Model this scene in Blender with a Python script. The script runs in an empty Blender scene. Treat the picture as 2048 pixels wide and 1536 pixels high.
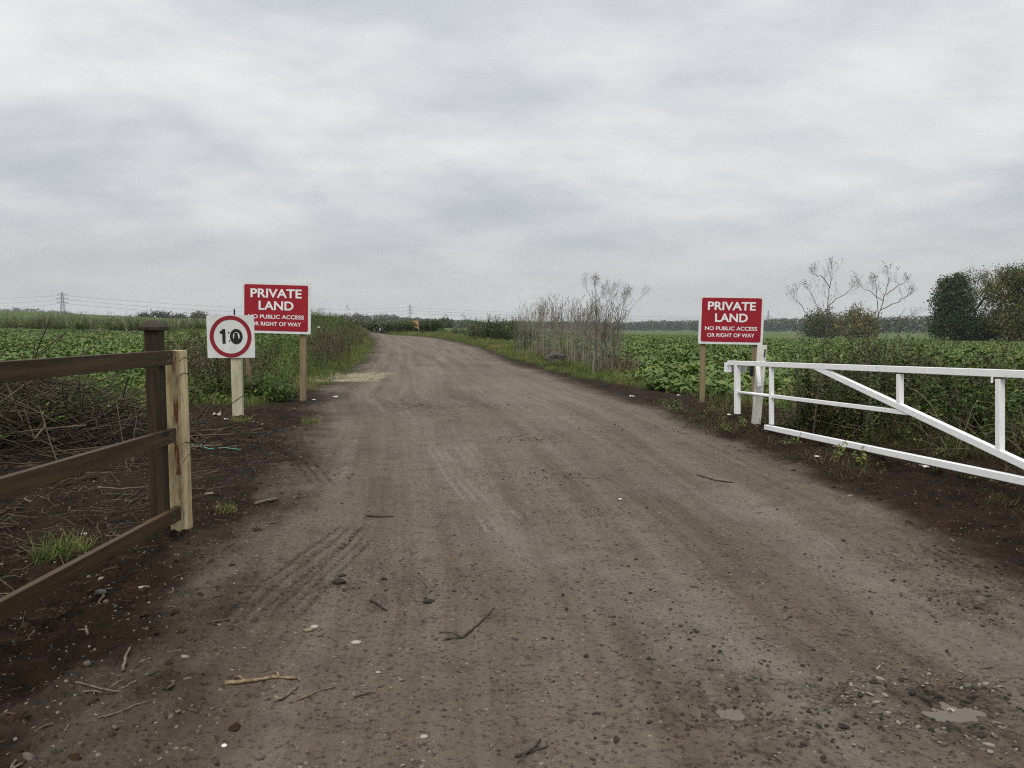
import bpy, math, random
import numpy as np
from mathutils import Vector, Matrix, Euler

random.seed(7)
rng = np.random.default_rng(7)
R = math.radians
scene = bpy.context.scene
col = scene.collection

# ------------------------------------------------------------------ camera
CAM_H, FPX, HOR = 1.35, 1540.0, 652.0
PITCH = math.atan((768 - HOR) / FPX)
cam_d = bpy.data.cameras.new('camera')
cam_d.sensor_width = 36.0
cam_d.lens = 36.0 * FPX / 2048.0
cam_d.clip_start = 0.05
cam_d.clip_end = 20000
cam = bpy.data.objects.new('camera', cam_d)
cam.location = (0, 0, CAM_H)
cam.rotation_euler = (math.pi / 2 - PITCH, 0, 0)
col.objects.link(cam)
scene.camera = cam

# ------------------------------------------------------------------ world / sun / exposure
SUN_EL, SUN_AZ = R(52), R(205)          # azimuth from +Y towards +X
world = bpy.data.worlds.new('World')
scene.world = world
world.use_nodes = True
wt = world.node_tree
wt.nodes.clear()


class NT:
    """small helper for writing node trees"""
    def __init__(s, t):
        s.t = t

    def n(s, typ, **kw):
        nd = s.t.nodes.new(typ)
        for k, v in kw.items():
            setattr(nd, k, v)
        return nd

    def link(s, a, b):
        s.t.links.new(a, b)

    def _set(s, sock, v):
        if hasattr(v, 'is_linked') or isinstance(v, bpy.types.NodeSocket):
            s.t.links.new(v, sock)
        else:
            try:
                sock.default_value = v
            except Exception:
                sock.default_value = (*v, 1.0) if len(v) == 3 else v

    def math(s, op, a, b=0.0, c=None, clamp=False):
        nd = s.n('ShaderNodeMath', operation=op, use_clamp=clamp)
        s._set(nd.inputs[0], a)
        s._set(nd.inputs[1], b)
        if c is not None:
            s._set(nd.inputs[2], c)
        return nd.outputs[0]

    def mix(s, f, a, b, blend='MIX'):
        nd = s.n('ShaderNodeMix', data_type='RGBA', blend_type=blend)
        nd.clamp_factor = True
        s._set(nd.inputs[0], f)
        s._set(nd.inputs[6], a if isinstance(a, bpy.types.NodeSocket) else (*a[:3], 1))
        s._set(nd.inputs[7], b if isinstance(b, bpy.types.NodeSocket) else (*b[:3], 1))
        return nd.outputs[2]

    def noise(s, vec, scale, detail=4.0, rough=0.55, dist=0.0):
        nd = s.n('ShaderNodeTexNoise')
        if vec is not None:
            s.link(vec, nd.inputs['Vector'])
        nd.inputs['Scale'].default_value = scale
        nd.inputs['Detail'].default_value = detail
        nd.inputs['Roughness'].default_value = rough
        nd.inputs['Distortion'].default_value = dist
        return nd.outputs[0]

    def remap(s, v, a, b, c=0.0, d=1.0, smooth=False):
        nd = s.n('ShaderNodeMapRange')
        if smooth:
            nd.interpolation_type = 'SMOOTHSTEP'
        s._set(nd.inputs[0], v)
        for i, q in enumerate((a, b, c, d)):
            nd.inputs[i + 1].default_value = q
        return nd.outputs[0]

    def mapping(s, vec, scale=(1, 1, 1), loc=(0, 0, 0), rot=(0, 0, 0)):
        nd = s.n('ShaderNodeMapping')
        s.link(vec, nd.inputs[0])
        nd.inputs['Scale'].default_value = scale
        nd.inputs['Location'].default_value = loc
        nd.inputs['Rotation'].default_value = rot
        return nd.outputs[0]

    def attr(s, name, out='Color'):
        nd = s.n('ShaderNodeAttribute', attribute_name=name)
        return nd.outputs[out]


W = NT(wt)
w_out = W.n('ShaderNodeOutputWorld')
w_tc = W.n('ShaderNodeTexCoord')
w_sep = W.n('ShaderNodeSeparateXYZ')
W.link(w_tc.outputs['Generated'], w_sep.inputs[0])
w_z = W.math('MAXIMUM', w_sep.outputs[2], 0.0)
w_zz = W.math('ADD', w_z, 0.26)
w_c = W.n('ShaderNodeCombineXYZ')
W.link(W.math('DIVIDE', w_sep.outputs[0], w_zz), w_c.inputs[0])
W.link(W.math('DIVIDE', w_sep.outputs[1], w_zz), w_c.inputs[1])
w_p = w_c.outputs[0]
n_big = W.noise(W.mapping(w_p, (.95, 1.1, 1), (3.1, 2.6, 0), (0, 0, R(35))), 1.0, 3.0, 0.5, 0.35)
n_mid = W.noise(W.mapping(w_p, (1.7, 2.3, 1), (7.7, 4.2, 0), (0, 0, R(-22))), 1.0, 8.0, 0.6, 0.25)
n_fin = W.noise(W.mapping(w_p, (5.5, 8.0, 1), (1.7, 9.2, 0), (0, 0, R(-8))), 1.0, 8.0, 0.65, 0.15)
w_n = W.math('ADD', W.math('ADD', W.math('MULTIPLY', n_big, 0.55), W.math('MULTIPLY', n_mid, 0.31)), W.math('MULTIPLY', n_fin, 0.14))
w_f = W.remap(w_n, 0.36, 0.66, 0.0, 1.0, True)
cloud = W.mix(w_f, (0.47, 0.495, 0.537), (0.775, 0.775, 0.765))
# overcast luminance: brighter towards the zenith
w_grad = W.math('ADD', 0.80, W.math('ADD', W.math('MULTIPLY', w_z, 0.48), W.math('MULTIPLY', W.remap(w_z, 0.42, 0.9, 0, 1, True), 0.85)))
cloud = W.mix(1.0, cloud, (1, 1, 1), 'MULTIPLY')
hsv = W.n('ShaderNodeVectorMath', operation='SCALE')
W.link(cloud, hsv.inputs[0])
W.link(w_grad, hsv.inputs[3])
# pale veil close to the horizon
w_h = W.remap(w_z, 0.0, 0.16, 1.0, 0.0, True)
cloud2 = W.mix(W.math('MULTIPLY', w_h, 0.72), hsv.outputs[0], (0.435, 0.445, 0.435))
sky = W.n('ShaderNodeTexSky', sky_type='NISHITA')
sky.sun_disc = False
sky.sun_elevation = SUN_EL
sky.sun_rotation = SUN_AZ
bg1 = W.n('ShaderNodeBackground')
W.link(sky.outputs[0], bg1.inputs[0])
bg1.inputs[1].default_value = 0.06
bg2 = W.n('ShaderNodeBackground')
W.link(cloud2, bg2.inputs[0])
bg2.inputs[1].default_value = 1.0
w_mix = W.n('ShaderNodeMixShader')
w_mix.inputs[0].default_value = 0.94
W.link(bg1.outputs[0], w_mix.inputs[1])
W.link(bg2.outputs[0], w_mix.inputs[2])
W.link(w_mix.outputs[0], w_out.inputs[0])

sun_d = bpy.data.lights.new('sun', 'SUN')
sun_d.energy = 1.35
sun_d.angle = R(25)
sun_d.color = (1.0, 0.965, 0.91)
sun = bpy.data.objects.new('sun', sun_d)
sdir = Vector((math.sin(SUN_AZ) * math.cos(SUN_EL), math.cos(SUN_AZ) * math.cos(SUN_EL), math.sin(SUN_EL)))
sun.rotation_euler = sdir.to_track_quat('Z', 'Y').to_euler()
sun.location = (20, 20, 60)
col.objects.link(sun)

scene.view_settings.view_transform = 'Standard'
scene.view_settings.look = 'None'
scene.view_settings.exposure = 0.34
scene.view_settings.gamma = 1.0
scene.cycles.use_denoising = False
scene.cycles.filter_width = 1.15
scene.cycles.max_bounces = 6
scene.cycles.diffuse_bounces = 3
scene.cycles.glossy_bounces = 2
scene.cycles.transmission_bounces = 3
scene.cycles.volume_bounces = 0
scene.cycles.use_adaptive_sampling = False


# ------------------------------------------------------------------ picture point -> place
def ray(u, v):
    a = (u - 1024) / FPX
    b = (768 - v) / FPX
    c, s = math.cos(PITCH), math.sin(PITCH)
    return np.array([a, c + b * s, -s + b * c])


def at(u, v, y):
    d = ray(u, v)
    return np.array([0, 0, CAM_H]) + d * (y / d[1])


# ------------------------------------------------------------------ noise
def _hash(ix, iy, seed):
    h = (ix.astype(np.int64) * 374761393 + iy.astype(np.int64) * 668265263 + seed * 1442695041) & 0xFFFFFFFF
    h = ((h ^ (h >> 13)) * 1274126177) & 0xFFFFFFFF
    h = h ^ (h >> 16)
    return (h & 0xFFFF) / 65535.0


def vnoise(x, y, seed=0):
    ix, iy = np.floor(x), np.floor(y)
    fx, fy = x - ix, y - iy
    fx = fx * fx * (3 - 2 * fx)
    fy = fy * fy * (3 - 2 * fy)
    a = _hash(ix, iy, seed)
    b = _hash(ix + 1, iy, seed)
    c = _hash(ix, iy + 1, seed)
    d = _hash(ix + 1, iy + 1, seed)
    return (a * (1 - fx) + b * fx) * (1 - fy) + (c * (1 - fx) + d * fx) * fy


def fbm(x, y, seed=0, octv=4, gain=0.5):
    s, a, t = 0, 1.0, 0
    for i in range(octv):
        s = s + a * (vnoise(x * 2 ** i + 17.3 * i, y * 2 ** i - 9.1 * i, seed + i) - 0.5)
        t += a
        a *= gain
    return s / t * 2


def sstep(a, b, v):
    t = np.clip((v - a) / (b - a), 0, 1)
    return t * t * (3 - 2 * t)


# ------------------------------------------------------------------ lie of the land
YL = [-5, 0, 2.6, 4, 6.5, 10.8, 15, 18.5, 28, 40, 58, 80, 92, 97, 99.5]
XL = [-1.0, -1.1, -1.25, -1.35, -1.8, -2.5, -3.7, -4.05, -5.3, -7.1, -10.2, -15, -20, -30, -70]
YR = [-5, 0, 4.2, 6.3, 8.5, 13, 16.5, 22, 31, 51, 74, 90, 100, 108, 113]
XR = [3.2, 3.1, 2.85, 2.8, 2.62, 2.27, 1.6, 0.85, -0.45, -2.8, -7.0, -11.6, -18, -30, -70]


def xl(y):
    return np.interp(y, YL, XL)


def xr(y):
    return np.interp(y, YR, XR)


AU = [-600, 0, 400, 700, 1000, 1300, 1600, 2048, 2600]
TAB = {   # radius: ground height at the azimuths AU
    0: [0, 0, 0, 0, 0, 0, 0, 0, 0],
    30: [.1, .1, .05, 0, 0, 0, -.05, -.1, -.1],
    85: [.55, .5, .35, .2, .1, 0, -.4, -.55, -.55],
    140: [1.6, 1.4, 1.0, .4, .15, -.4, -1.0, -1.0, -1.0],
    260: [6.0, 5.6, 3.7, 1.0, .5, -1.2, -2.4, -2.2, -2.2],
    330: [5.6, 5.4, 3.4, .8, .2, -1.6, -2.8, -2.9, -2.9],
    550: [3, 3, 2, .2, -.4, -2.4, -3.6, -3.8, -3.8],
    900: [6, 5, 2, 0, -1, -4.5, -5, -5, -5],
    1500: [14, 14, 2, 0, -1, -5, -5, -5, -5],
    3200: [6, 6, 2, 0, -1, -5, -5, -5, -5],
}
TR = sorted(TAB)
TA = np.array([TAB[r] for r in TR], float)
TP = []


def bump(x, y, cx, cy, sx, sy, h):
    return h * np.exp(-((x - cx) / sx) ** 2 - ((y - cy) / sy) ** 2)


def hz_base(x, y):
    x = np.asarray(x, float)
    y = np.asarray(y, float)
    r = np.hypot(x, y)
    yy = np.maximum(y, 0.3 * r + 1e-6)
    u = 1024 + x / yy * FPX
    lr = np.log1p(r / 10.0)
    lk = np.log1p(np.array(TR) / 10.0)
    out = np.zeros_like(r)
    cols_ = np.stack([np.interp(lr, lk, TA[:, j]) for j in range(len(AU))])
    idx = np.clip(np.searchsorted(AU, u) - 1, 0, len(AU) - 2)
    a0 = np.array(AU)[idx]
    a1 = np.array(AU)[idx + 1]
    t = np.clip((u - a0) / (a1 - a0), 0, 1)
    t = t * t * (3 - 2 * t)
    c0 = np.take_along_axis(cols_, idx[None], 0)[0] if idx.ndim else cols_[idx]
    c1 = np.take_along_axis(cols_, idx[None] + 1, 0)[0] if idx.ndim else cols_[idx + 1]
    out = c0 * (1 - t) + c1 * t
    # soil banks
    out = out + bump(x, y, -20.5, 76, 6.0, 8.0, 1.75) + bump(x, y, -14.5, 68, 3.2, 6, 0.55)
    out = out + bump(x, y, -7.0, 11.0, 2.8, 1.6, 0.18) + bump(x, y, -4.8, 8.6, 1.2, 1.5, 0.06)
    out = out + bump(x, y, 6.0, 8.5, 1.5, 5.0, 0.16)
    out = out + bump(x, y, -2.15, 5.0, 0.45, 0.45, 0.035)
    return out


# tyre marks: (picture polyline, half width, dust, depth, grooves)
MARKS = [
    ([(868, 890), (920, 962), (960, 1005), (1012, 1075)], .12, .85, .006, 3),
    ([(918, 880), (962, 930)], .15, .6, .006, 3),
    ([(1020, 995), (1070, 1030), (1120, 1062)], .15, .9, .007, 3),
    ([(430, 1290), (480, 1240), (560, 1165), (650, 1095), (720, 1040)], .16, .12, .020, 4),
    ([(540, 1260), (600, 1200), (680, 1120), (740, 1060)], .10, .05, .016, 3),
    ([(585, 862), (592, 890), (612, 925), (650, 975)], .17, .15, .022, 4),
    ([(448, 1000), (490, 950), (540, 915), (585, 890)], .14, .10, .020, 3),
    ([(1830, 1068), (1900, 1100), (2000, 1150), (2100, 1190)], .15, .10, .018, 4),
    ([(1060, 1500), (1076, 1536), (1090, 1570)], .06, .1, .010, 4),
    ([(1700, 960), (1800, 985), (1900, 1010)], .10, .0, .020, 2),
    ([(1560, 905), (1640, 930), (1740, 965)], .10, .0, .016, 2),
    ([(800, 1110), (822, 1180), (835, 1240)], .10, .05, .006, 3),
]
BANDS = [   # soft dusty wheel bands
    ([(1020, 1070), (1130, 1120), (1200, 1160), (1290, 1250), (1360, 1330)], .22, .42),
    ([(1290, 1150), (1400, 1230), (1480, 1290), (1580, 1360)], .20, .55),
    ([(1480, 990), (1620, 1080), (1800, 1180), (2048, 1290)], .26, .52),
    ([(820, 800), (860, 860), (930, 980), (1040, 1100)], .35, .30),
    ([(1000, 860), (1120, 900), (1300, 960), (1480, 1010)], .4, .28),
    ([(830, 690), (850, 740), (860, 800)], .7, .28),
    ([(950, 720), (1020, 770), (1130, 850)], .6, .28),
]
DARKS = [   # (u, v, su metres, sv metres, strength)
    (860, 815, .9, 1.1, .55), (800, 805, .9, .9, .35), (960, 812, 1.3, .5, .3), (905, 790, .8, 1.2, .3),
    (1440, 1340, .45, .30, .32), (1560, 1380, .4, .2, .42), (1380, 1270, .3, .2, .35), (1460, 1470, .5, .2, .3),
    (1620, 1480, .4, .2, .3), (1240, 1180, .3, .3, .4),
    (1462, 1418, .26, .2, .45), (1915, 1405, .28, .22, .7), (1850, 1370, .34, .10, .4), (1990, 1375, .35, .14, .5), (1960, 1450, .4, .08, .45), (1800, 1420, .18, .12, .3),
    (1560, 905, .5, .5, .6), (1900, 1110, .6, .35, .5), (1950, 1210, .4, .3, .45), (2030, 1190, .4, .5, .6),
    (560, 950, .6, .7, .4), (450, 900, 1.0, .6, .5), (790, 1180, .5, .3, .3), (680, 1180, .06, .05, .9),
    (1050, 880, .5, .4, .35), (1090, 950, .5, .3, .4), (1150, 1030, .5, .2, .35), (1300, 855, .8, .5, .4),
]


def flat_pt(u, v):
    d = ray(u, v)
    t = CAM_H / -d[2]
    return (d[0] * t, d[1] * t)


MARKS_W = [([flat_pt(*p) for p in m[0]],) + m[1:] for m in MARKS]
BANDS_W = [([flat_pt(*p) for p in m[0]],) + m[1:] for m in BANDS]
DARKS_W = [flat_pt(m[0], m[1]) + m[2:] for m in DARKS]
PUDDLES = [(flat_pt(1462, 1418), .17, .13), (flat_pt(1915, 1405), .18, .14)]


def poly_dist(x, y, pts):
    """distance and arc length to a polyline; signed lateral offset"""
    best = np.full(x.shape, 1e9)
    ss = np.zeros(x.shape)
    lat = np.zeros(x.shape)
    acc = 0
    for (x0, y0), (x1, y1) in zip(pts[:-1], pts[1:]):
        dx, dy = x1 - x0, y1 - y0
        L = math.hypot(dx, dy)
        t = np.clip(((x - x0) * dx + (y - y0) * dy) / L ** 2, 0, 1)
        px, py = x - x0 - t * dx, y - y0 - t * dy
        d = np.hypot(px, py)
        k = d < best
        best = np.where(k, d, best)
        ss = np.where(k, acc + t * L, ss)
        lat = np.where(k, (px * dy - py * dx) / L, lat)
        acc += L
    return best, ss, lat, acc


def track_mask(x, y):
    e = 0.55 * fbm(x * 1.1, y * 0.9, 31, 4) + .25 * fbm(x * 5, y * 4, 35, 3)
    w = 0.35 + 0.012 * np.maximum(y, 0)
    a = sstep(-w * 1.2, w, x - xl(y) + e * np.minimum(1.0, .8 + 0.01 * y))
    b = sstep(-w * .7, w * .7, xr(y) - x + e * 0.5)
    return a * b * (y < 116)


def crop_left_x(y):
    return np.interp(y, [11.5, 13, 16, 30, 60, 90], [-6.2, -5.0, -6.0, -9.4, -16.5, -27])


def crop_right_x(y):
    return np.interp(y, [4, 8, 11, 13, 15.5, 17, 21, 30, 45, 70, 90, 122], [8, 7.0, 6.0, 4.6, 3.3, 3.2, 3.4, 3.1, 1.6, -2.2, -6.0, -14])


def is_crop(x, y):
    wob = 0.5 * fbm(x * .4, y * .4, 77, 3)
    left = (x < crop_left_x(y) + wob) & (y > 12.2 + wob - 0.12 * (x + 6)) & (y < 88 + 4 * wob)
    right = (x > crop_right_x(y) + wob) & (y > 5)
    return left, right


def green_mask(x, y):
    """grass / weeds cover outside the track"""
    n = fbm(x * .8, y * .8, 51, 4)
    tl = xl(y) - x
    tr = x - xr(y)
    start_l = 12.6 + .25 * np.maximum(-x - 4.5, 0) * 0 + 1.0 * n
    gl = sstep(.3, .9, tl + .5 * n + np.clip((y - 15) * .12, -1.4, .6)) * sstep(-.8, .8, y - start_l)
    gr = sstep(.2, .8, tr + .5 * n - np.interp(y, [4, 11, 14, 17, 20], [1.6, 1.7, 1.5, .7, 0.15])) * sstep(3, 4.5, y)
    return np.clip(gl + gr, 0, 1)


def hz_full(x, y, parts=False):
    x = np.asarray(x, float)
    y = np.asarray(y, float)
    z = hz_base(x, y)
    T = track_mask(x, y)
    fade = 1 / (1 + (np.hypot(x, y) / 22) ** 2)
    mud = (1 - T)
    z = z + fade * (mud * (.06 * fbm(x * 2.2, y * 2.2, 3, 3) + .060 * fbm(x * 8, y * 8, 5, 5, .72))
                    + T * (.022 * fbm(x * 1.2, y * .7, 9, 3) + .013 * fbm(x * 11, y * 11, 11, 4, .65)))
    # cross fall: crown of the track a touch above its edges
    dust = np.zeros_like(z)
    dark = np.zeros_like(z)
    near = (np.hypot(x, y) < 26)
    if near.any():
        xn, yn = x[near], y[near]
        zn = np.zeros_like(xn)
        dn = np.zeros_like(xn)
        kn = np.zeros_like(xn)
        brk = sstep(-.45, .25, fbm(xn * 4, yn * 4, 71, 3))
        for pts, hw, du, dep, g in MARKS_W:
            d, s, lat, L = poly_dist(xn, yn, pts)
            m = sstep(hw, hw * .75, d) * sstep(0, .3, s) * sstep(L, L - .3, s)
            if not (m > 0).any():
                continue
            gr = .5 + .5 * np.cos(lat / hw * math.pi * g)
            tread = .5 + .5 * np.sin((s + np.abs(lat) * .6) * 2 * math.pi / .055) if du < .3 else .85
            zn -= dep * m * (.35 + .65 * gr) * (.6 + .4 * tread) * (.5 + .5 * brk)
            dn += du * m * brk * np.clip(gr ** 4 * 1.2 * (.55 + .45 * tread) + .12, 0, 1)
            kn += (0.9 if du < .3 else 0.0) * m * dep * 40 * gr ** 2
        for pts, hw, du in BANDS_W:
            d, s, lat, L = poly_dist(xn, yn, pts)
            m = np.exp(-(d / hw) ** 2) * (.35 + .65 * sstep(-.5, .5, fbm(xn * 2.5, yn * 2.5, 73, 4)))
            dn += du * m
            zn -= .012 * np.exp(-(d / hw) ** 2)
        for cx, cy, sx, sy, st in DARKS_W:
            rr = ((xn - cx) / sx) ** 2 + ((yn - cy) / sy) ** 2
            k = np.exp(-rr) * st * .75
            kn += k * sstep(-.35, .35, fbm(xn * 9, yn * 9, 91, 3, .7))
            zn += k * .016 * fbm(xn * 14, yn * 14, 93, 2, .7)
        for (cx, cy), sx, sy in PUDDLES:
            zn -= .035 * np.exp(-((xn - cx) / (sx * 1.1)) ** 2 - ((yn - cy) / (sy * 1.1)) ** 2)
        z[near] += zn
        dust[near] = dn
        dark[near] = kn
    if parts:
        return z, T, dust, dark
    return z


def hz(x, y):
    return float(hz_full(np.array([x], float), np.array([y], float))[0])


def gp(u, v):
    """picture point -> place on the ground"""
    d = ray(u, v)
    t = CAM_H / max(1e-4, -d[2])
    for _ in range(12):
        p = d * t
        z = float(hz_base(np.array([p[0]]), np.array([p[1]]))[0])
        t = 0.5 * t + 0.5 * (CAM_H - z) / max(1e-4, -d[2])
    p = d * t
    return np.array([p[0], p[1], hz(p[0], p[1])])


# ------------------------------------------------------------------ tagging / mesh helpers
def tag(o, label=None, cat=None, group=None, kind=None):
    if label:
        o['label'] = label
    if cat:
        o['category'] = cat
    if group:
        o['group'] = group
    if kind:
        o['kind'] = kind
    return o


def thing(name, label, cat, loc=(0, 0, 0), rz=0.0, group=None):
    o = bpy.data.objects.new(name, None)
    o.empty_display_size = 0.2
    o.location = loc
    o.rotation_euler = (0, 0, rz)
    col.objects.link(o)
    return tag(o, label, cat, group)


class MB:
    def __init__(s):
        s.v, s.f, s.t, s.k = [], [], [], 0

    def add(s, v, f, tint=0.5):
        v = np.asarray(v, float)
        s.v.append(v)
        s.f.extend([tuple(i + s.k for i in q) for q in f])
        s.t.append(np.full(len(v), tint) if np.isscalar(tint) else np.asarray(tint, float))
        s.k += len(v)
        return s

    def box(s, c, size, M=None, tint=.5):
        hx, hy, h = size[0] / 2, size[1] / 2, size[2] / 2
        v = np.array([(-hx, -hy, -h), (hx, -hy, -h), (hx, hy, -h), (-hx, hy, -h), (-hx, -hy, h), (hx, -hy, h), (hx, hy, h), (-hx, hy, h)])
        if M is not None:
            v = v @ np.array(M).T
        f = [(0, 3, 2, 1), (4, 5, 6, 7), (0, 1, 5, 4), (1, 2, 6, 5), (2, 3, 7, 6), (3, 0, 4, 7)]
        return s.add(v + np.array(c), f, tint)

    def beam(s, p, q, w, h, up=(0, 0, 1), tint=.5):
        """box from p to q, w across, h along up"""
        p, q, up = np.array(p, float), np.array(q, float), np.array(up, float)
        d = q - p
        L = np.linalg.norm(d)
        d /= L
        sd = np.cross(d, up)
        sd /= np.linalg.norm(sd)
        u2 = np.cross(sd, d)
        M = np.stack([sd, d, u2], 1)
        return s.box((p + q) / 2, (w, L, h), M, tint)

    def tube(s, pts, rad, sides=5, cap=True, tint=.5):
        pts = np.asarray(pts, float)
        n = len(pts)
        rad = np.full(n, rad) if np.isscalar(rad) else np.asarray(rad, float)
        d = np.gradient(pts, axis=0)
        d /= np.linalg.norm(d, axis=1)[:, None] + 1e-12
        ref = np.array([0, 0, 1.0]) if abs(d[0][2]) < .9 else np.array([1.0, 0, 0])
        vs = []
        a = np.cross(d[0], ref)
        a /= np.linalg.norm(a)
        for i in range(n):
            a = a - d[i] * np.dot(a, d[i])
            a /= np.linalg.norm(a) + 1e-12
            b = np.cross(d[i], a)
            ang = np.arange(sides) * 2 * math.pi / sides
            vs.append(pts[i] + rad[i] * (np.cos(ang)[:, None] * a + np.sin(ang)[:, None] * b))
        f = []
        for i in range(n - 1):
            for j in range(sides):
                k = (j + 1) % sides
                f.append((i * sides + j, i * sides + k, (i + 1) * sides + k, (i + 1) * sides + j))
        if cap:
            f.append(tuple(range(sides))[::-1])
            f.append(tuple((n - 1) * sides + j for j in range(sides)))
        return s.add(np.concatenate(vs), f, tint)

    def mesh(s, name, m, smooth=False):
        me = bpy.data.meshes.new(name)
        V = np.concatenate(s.v)
        me.from_pydata(V.tolist(), [], s.f)
        at_ = me.attributes.new('tint', 'FLOAT', 'POINT')
        at_.data.foreach_set('value', np.concatenate(s.t).astype(np.float32))
        if m:
            me.materials.append(m)
        if smooth:
            me.polygons.foreach_set('use_smooth', [True] * len(me.polygons))
        me.update()
        return me

    def build(s, name, m, parent=None, smooth=False, bevel=0.0):
        o = bpy.data.objects.new(name, s.mesh(name, m, smooth))
        col.objects.link(o)
        if parent is not None:
            o.parent = parent
        if bevel:
            b = o.modifiers.new('bevel', 'BEVEL')
            b.width = bevel
            b.segments = 2
            b.limit_method = 'ANGLE'
        return o


# ------------------------------------------------------------------ materials
def new_mat(name):
    m = bpy.data.materials.new(name)
    m.use_nodes = True
    t = NT(m.node_tree)
    b = m.node_tree.nodes['Principled BSDF']
    return m, t, b


def mat_noise(name, c1, c2, scale=(8, 8, 8), rough=.7, bump_=0.3, dist=.01, detail=6, lo=.35, hi=.65, c3=None, spec=.4, s3=2.0, t3=(.58, .7), knots=None):
    m, t, b = new_mat(name)
    tc = t.n('ShaderNodeTexCoord').outputs['Object']
    v = t.mapping(tc, scale)
    n = t.noise(v, 1.0, detail, .6)
    c = t.mix(t.remap(n, lo, hi), c1, c2)
    if c3:
        c = t.mix(t.remap(t.noise(t.mapping(tc, tuple(q / s3 for q in scale), (3, 7, 1)), 1.0, 5, .65), t3[0], t3[1]), c, c3)
    if knots:
        vo = t.n('ShaderNodeTexVoronoi')
        t.link(t.mapping(tc, knots), vo.inputs['Vector'])
        vo.inputs['Scale'].default_value = 1.0
        sl = t.n('ShaderNodeSeparateColor')
        t.link(vo.outputs['Color'], sl.inputs[0])
        dd_ = t.math('ADD', vo.outputs['Distance'], t.math('MULTIPLY', n, .12))
        kn_ = t.math('MULTIPLY', t.remap(dd_, .30, .17), t.math('GREATER_THAN', sl.outputs[0], .45))
        c = t.mix(kn_, c, (.009, .006, .004))
    t.link(c, b.inputs['Base Color'])
    b.inputs['Roughness'].default_value = rough
    b.inputs['Specular IOR Level'].default_value = spec
    if bump_:
        bp = t.n('ShaderNodeBump')
        bp.inputs['Strength'].default_value = bump_
        bp.inputs['Distance'].default_value = dist
        t.link(n, bp.inputs['Height'])
        t.link(bp.outputs[0], b.inputs['Normal'])
    return m


def mat_leaf(name, c1, c2, c3, rough=.45, trans=.15, spec=.5, wscale=.35):
    """leaves: hue differs from leaf to leaf (tint) and in drifts over the ground"""
    m, t, b = new_mat(name)
    tint = t.attr('tint', 'Fac')
    oi = t.n('ShaderNodeObjectInfo').outputs['Random']
    geo = t.n('ShaderNodeNewGeometry').outputs['Position']
    dr = t.noise(geo, wscale, 3, .6)
    f = t.math('ADD', t.math('MULTIPLY', tint, .65), t.math('MULTIPLY', oi, .35))
    c = t.mix(f, c1, c2)
    c = t.mix(t.remap(t.math('ADD', dr, t.math('MULTIPLY', tint, .18)), .6, .78), c, c3)
    t.link(c, b.inputs['Base Color'])
    b.inputs['Roughness'].default_value = rough
    b.inputs['Specular IOR Level'].default_value = spec
    if trans:
        out = [n for n in m.node_tree.nodes if n.type == 'OUTPUT_MATERIAL'][0]
        tr = t.n('ShaderNodeBsdfTranslucent')
        t.link(c, tr.inputs[0])
        mx = t.n('ShaderNodeMixShader')
        mx.inputs[0].default_value = trans
        t.link(b.outputs[0], mx.inputs[1])
        t.link(tr.outputs[0], mx.inputs[2])
        t.link(mx.outputs[0], out.inputs[0])
    return m


M = {}
M['wood_dark'] = mat_noise('dark stained timber', (.018, .0120, .0070), (.050, .033, .018), (34, 34, 2.2), .6, .35, .004, c3=(.012, .008, .006), s3=3.5, t3=(.58, .66), knots=(7, 7, 3.2), spec=.2)
M['wood_rail'] = mat_noise('brown sawn timber', (.034, .0195, .0085), (.074, .046, .021), (30, 1.6, 34), .6, .35, .004, c3=(.012, .008, .005), s3=4.0, t3=(.56, .68), knots=(5, 2.6, 9), spec=.2)
M['wood_post'] = mat_noise('treated pine post', (.17, .125, .066), (.26, .20, .115), (30, 30, 1.8), .75, .3, .004, c3=(.11, .085, .05), s3=3)
M['gate'] = mat_noise('white gate paint', (.80, .805, .80), (.87, .87, .86), (9, 9, 9), .42, .12, .003, c3=(.56, .55, .53), s3=.3, t3=(.60, .72))
M['white_old'] = mat_noise('weathered white paint', (.50, .48, .40), (.74, .73, .68), (8, 8, 3), .7, .3, .004, c3=(.16, .14, .075), s3=1.2, t3=(.62, .70))
M['cream'] = mat_noise('dirty cream paint', (.36, .33, .21), (.52, .48, .33), (10, 10, 2.5), .65, .3, .004, c3=(.22, .19, .11), s3=.8, t3=(.62, .74))
M['sign_white'] = mat_noise('white sign panel', (.66, .68, .68), (.74, .75, .75), (5, 5, 5), .35, 0, c3=(.58, .60, .58), s3=.5)
M['sign_red'] = mat_noise('red sign vinyl', (.27, .006, .016), (.33, .009, .020), (3, 3, 3), .38, 0)
M['letters'] = mat_noise('white lettering', (.78, .78, .78), (.82, .82, .82), (3, 3, 3), .4, 0)
M['black'] = mat_noise('black vinyl', (.006, .006, .006), (.014, .014, .014), (9, 9, 9), .5, 0)
M['speed_white'] = mat_noise('stained white plate', (.56, .57, .54), (.68, .69, .67), (6, 6, 6), .5, 0, c3=(.42, .43, .37), s3=1.0, t3=(.62, .76))
M['speed_red'] = mat_noise('dark red ring', (.20, .006, .014), (.25, .009, .018), (4, 4, 4), .5, 0)
M['steel'] = mat_noise('galvanised lattice steel', (.16, .17, .18), (.22, .23, .24), (2, 2, 2), .5, 0)
M['cable'] = mat_noise('dark cable', (.05, .05, .055), (.07, .07, .075), (2, 2, 2), .5, 0)
M['stone_pale'] = mat_noise('pale stone', (.25, .215, .165), (.43, .385, .31), (40, 40, 40), .8, .4, .004, c3=(.2, .16, .12), s3=2)
M['stone_grey'] = mat_noise('grey stone', (.062, .048, .036), (.135, .108, .083), (40, 40, 40), .8, .4, .004)
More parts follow.
